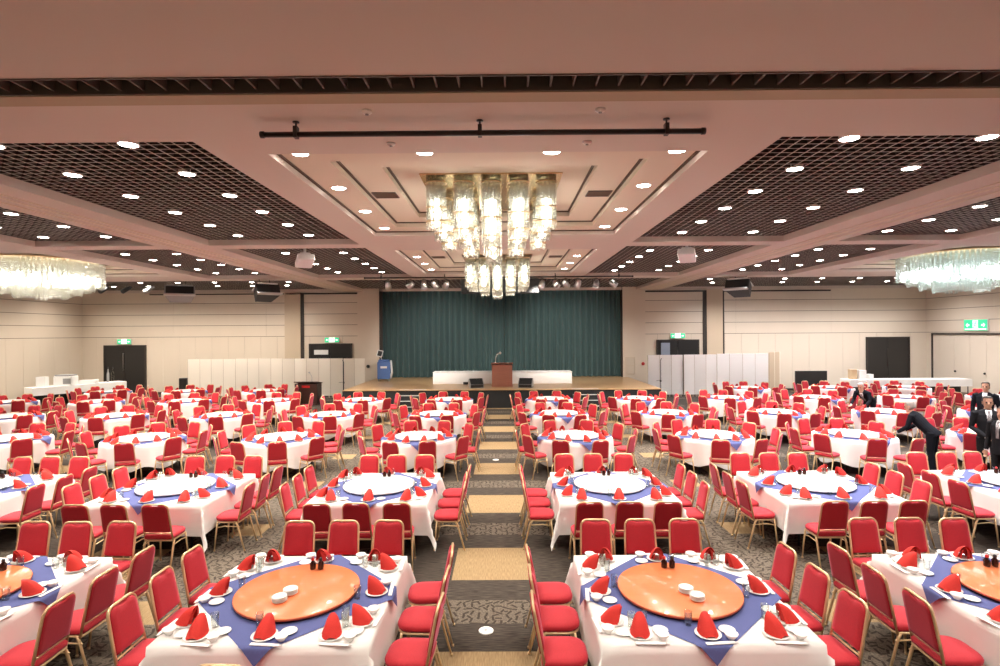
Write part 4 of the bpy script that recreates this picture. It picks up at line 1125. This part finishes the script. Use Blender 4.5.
        mb.tube([wr-d*0.01, wr+d*0.015], [0.034, 0.032], 10, 2)
        side_v = d.cross(Vector((0, 0, 1)) if abs(d.z) < 0.8 else Vector((0, 1, 0))).normalized(); 
        nrm = side_v.cross(d).normalized()
        mb.loft([ellring(wr+d*t, a, b, side_v, nrm, 10) for t, a, b in ((0.0, 0.026, 0.02), (0.04, 0.038, 0.017), (0.085, 0.041, 0.014), (0.10, 0.036, 0.010))], 0)
        for fi, (o_, L) in enumerate(((-0.030, 0.062), (-0.010, 0.075), (0.010, 0.070), (0.029, 0.055))):
            b0 = wr+d*0.09+side_v*o_; k1 = b0+d*L*0.5+nrm*0.004; k2 = k1+d*L*0.42-nrm*0.018*(1 if arms == 'down' else -1)
            mb.tube([b0-d*0.01, b0, k1, k2], [0.009, 0.0095, 0.0088, 0.0065], 7, 0)
        b0 = wr+d*0.03+side_v*(0.034*(-1)); mb.tube([b0, b0+d*0.03-side_v*0.022, b0+d*0.058-side_v*0.024], [0.012, 0.011, 0.007], 7, 0)
    mb.v = [tuple(Vector(p)*S) for p in mb.v]
    src = mb.mesh('src', [skin, suit_m, shirt, tie_m, shoe_m, MATS['lip'], hair_d])
    tmp = bpy.data.objects.new('src', src); COL.objects.link(tmp)
    rm = tmp.modifiers.new('r', 'REMESH'); rm.mode = 'VOXEL'; rm.voxel_size = 0.0075
    sm = tmp.modifiers.new('s', 'SMOOTH'); sm.factor = 0.4; sm.iterations = 2
    dg = bpy.context.evaluated_depsgraph_get(); me = bpy.data.meshes.new_from_object(tmp.evaluated_get(dg))
    bvh = BVHTree.FromPolygons([Vector(p) for p in mb.v], mb.f)
    me.materials.clear()
    for m_ in src.materials: me.materials.append(m_)
    for p in me.polygons:
        hit = bvh.find_nearest(p.center); p.material_index = mb.m[hit[2]] if hit[2] is not None else 1; p.use_smooth = True
    bpy.data.objects.remove(tmp)
    me.name = 'person'
    t = link('person', me, None, loc, rz)
    # hair
    h = MB(); Hc = hp(0, 0.012, 0.185)
    prof = [(0.27, 0.020), (0.262, 0.055), (0.240, 0.078), (0.205, 0.084), (0.16, 0.083), (0.12, 0.076), (0.085, 0.066)]
    rings = []
    for z, w in prof:
        ring = []
        for k in range(20):
            a = 2*pi*k/20; cut = (z < 0.225)
            x, y = w*cos(a), w*1.3*sin(a)+0.012
            zz = z
            if cut and y < -0.02: y = -0.02 + (y+0.02)*0.12; zz = max(z, 0.225-0.02*0)
            ring.append(hp(x, y, zz)*S)
        rings.append(ring)
    h.loft(rings); h.build('hair', hair_m, t)
    return tag(t, label, 'person', 'men in dark suits')
mat('lip', (0.36, 0.13, 0.10), 0.5)
person((8.97, 11.55, 0), -pi/2-0.95, 'person with grey hair in black suit bending over a table', lean=0.78, arms='reach', height=1.62, nod=-0.15)
person((11.25, 16.95, 0), -pi/2+0.5, 'person in dark suit stooping among the far right chairs', lean=1.0, arms='reach', height=1.65, nod=-0.25)
person((11.95, 13.7, 0), -0.9, 'person in dark suit standing farthest of three by right edge', arms='down', height=1.70, hair_m=hair_d, tie=False)
person((9.42, 10.75, 0), -0.55, 'person in black suit and grey tie standing middle of three', arms='front', suit_m=suit_grey, height=1.70, hair_m=hair_d)
person((9.0, 9.98, 0), -1.3, 'person in charcoal suit nearest of three, cut by the right edge', arms='down', height=1.60, suit_m=suit_grey, hair_m=hair_d)

# ------------------------------------------------------------------ camera, world, view
cam = bpy.data.cameras.new('camera'); cam.sensor_width = 36; cam.lens = 19.8; cam.clip_end = 200
co = bpy.data.objects.new('camera', cam); COL.objects.link(co); SC.camera = co
yaw, roll, pitch = 0.0055, 0.0065, 0.0
fw = Vector((-sin(yaw), cos(yaw), sin(pitch))).normalized(); rt = fw.cross(Vector((0, 0, 1))).normalized(); up = rt.cross(fw)
r2 = rt*cos(roll) - up*sin(roll); u2 = up*cos(roll) + rt*sin(roll)
co.matrix_world = Matrix(((r2.x, u2.x, -fw.x, 0), (r2.y, u2.y, -fw.y, 0), (r2.z, u2.z, -fw.z, 3.0), (0, 0, 0, 1)))
w = bpy.data.worlds.new('world'); SC.world = w; w.use_nodes = True
w.node_tree.nodes['Background'].inputs['Color'].default_value = (0.02, 0.02, 0.022, 1)
SC.view_settings.view_transform = 'Standard'; SC.view_settings.look = 'None'; SC.view_settings.gamma = 1.0; SC.view_settings.use_curve_mapping = False
SC.view_settings.exposure = 0.0
SC.cycles.use_denoising = True
SC.cycles.max_bounces = 8; SC.cycles.diffuse_bounces = 5; SC.cycles.glossy_bounces = 3; SC.cycles.transparent_max_bounces = 24
SC.cycles.sample_clamp_indirect = 6.0; SC.cycles.caustics_reflective = False; SC.cycles.caustics_refractive = False
print('OBJECTS', len(bpy.data.objects), 'CHAIRS', len(CHAIRS), 'NAPS', len(NAPS))
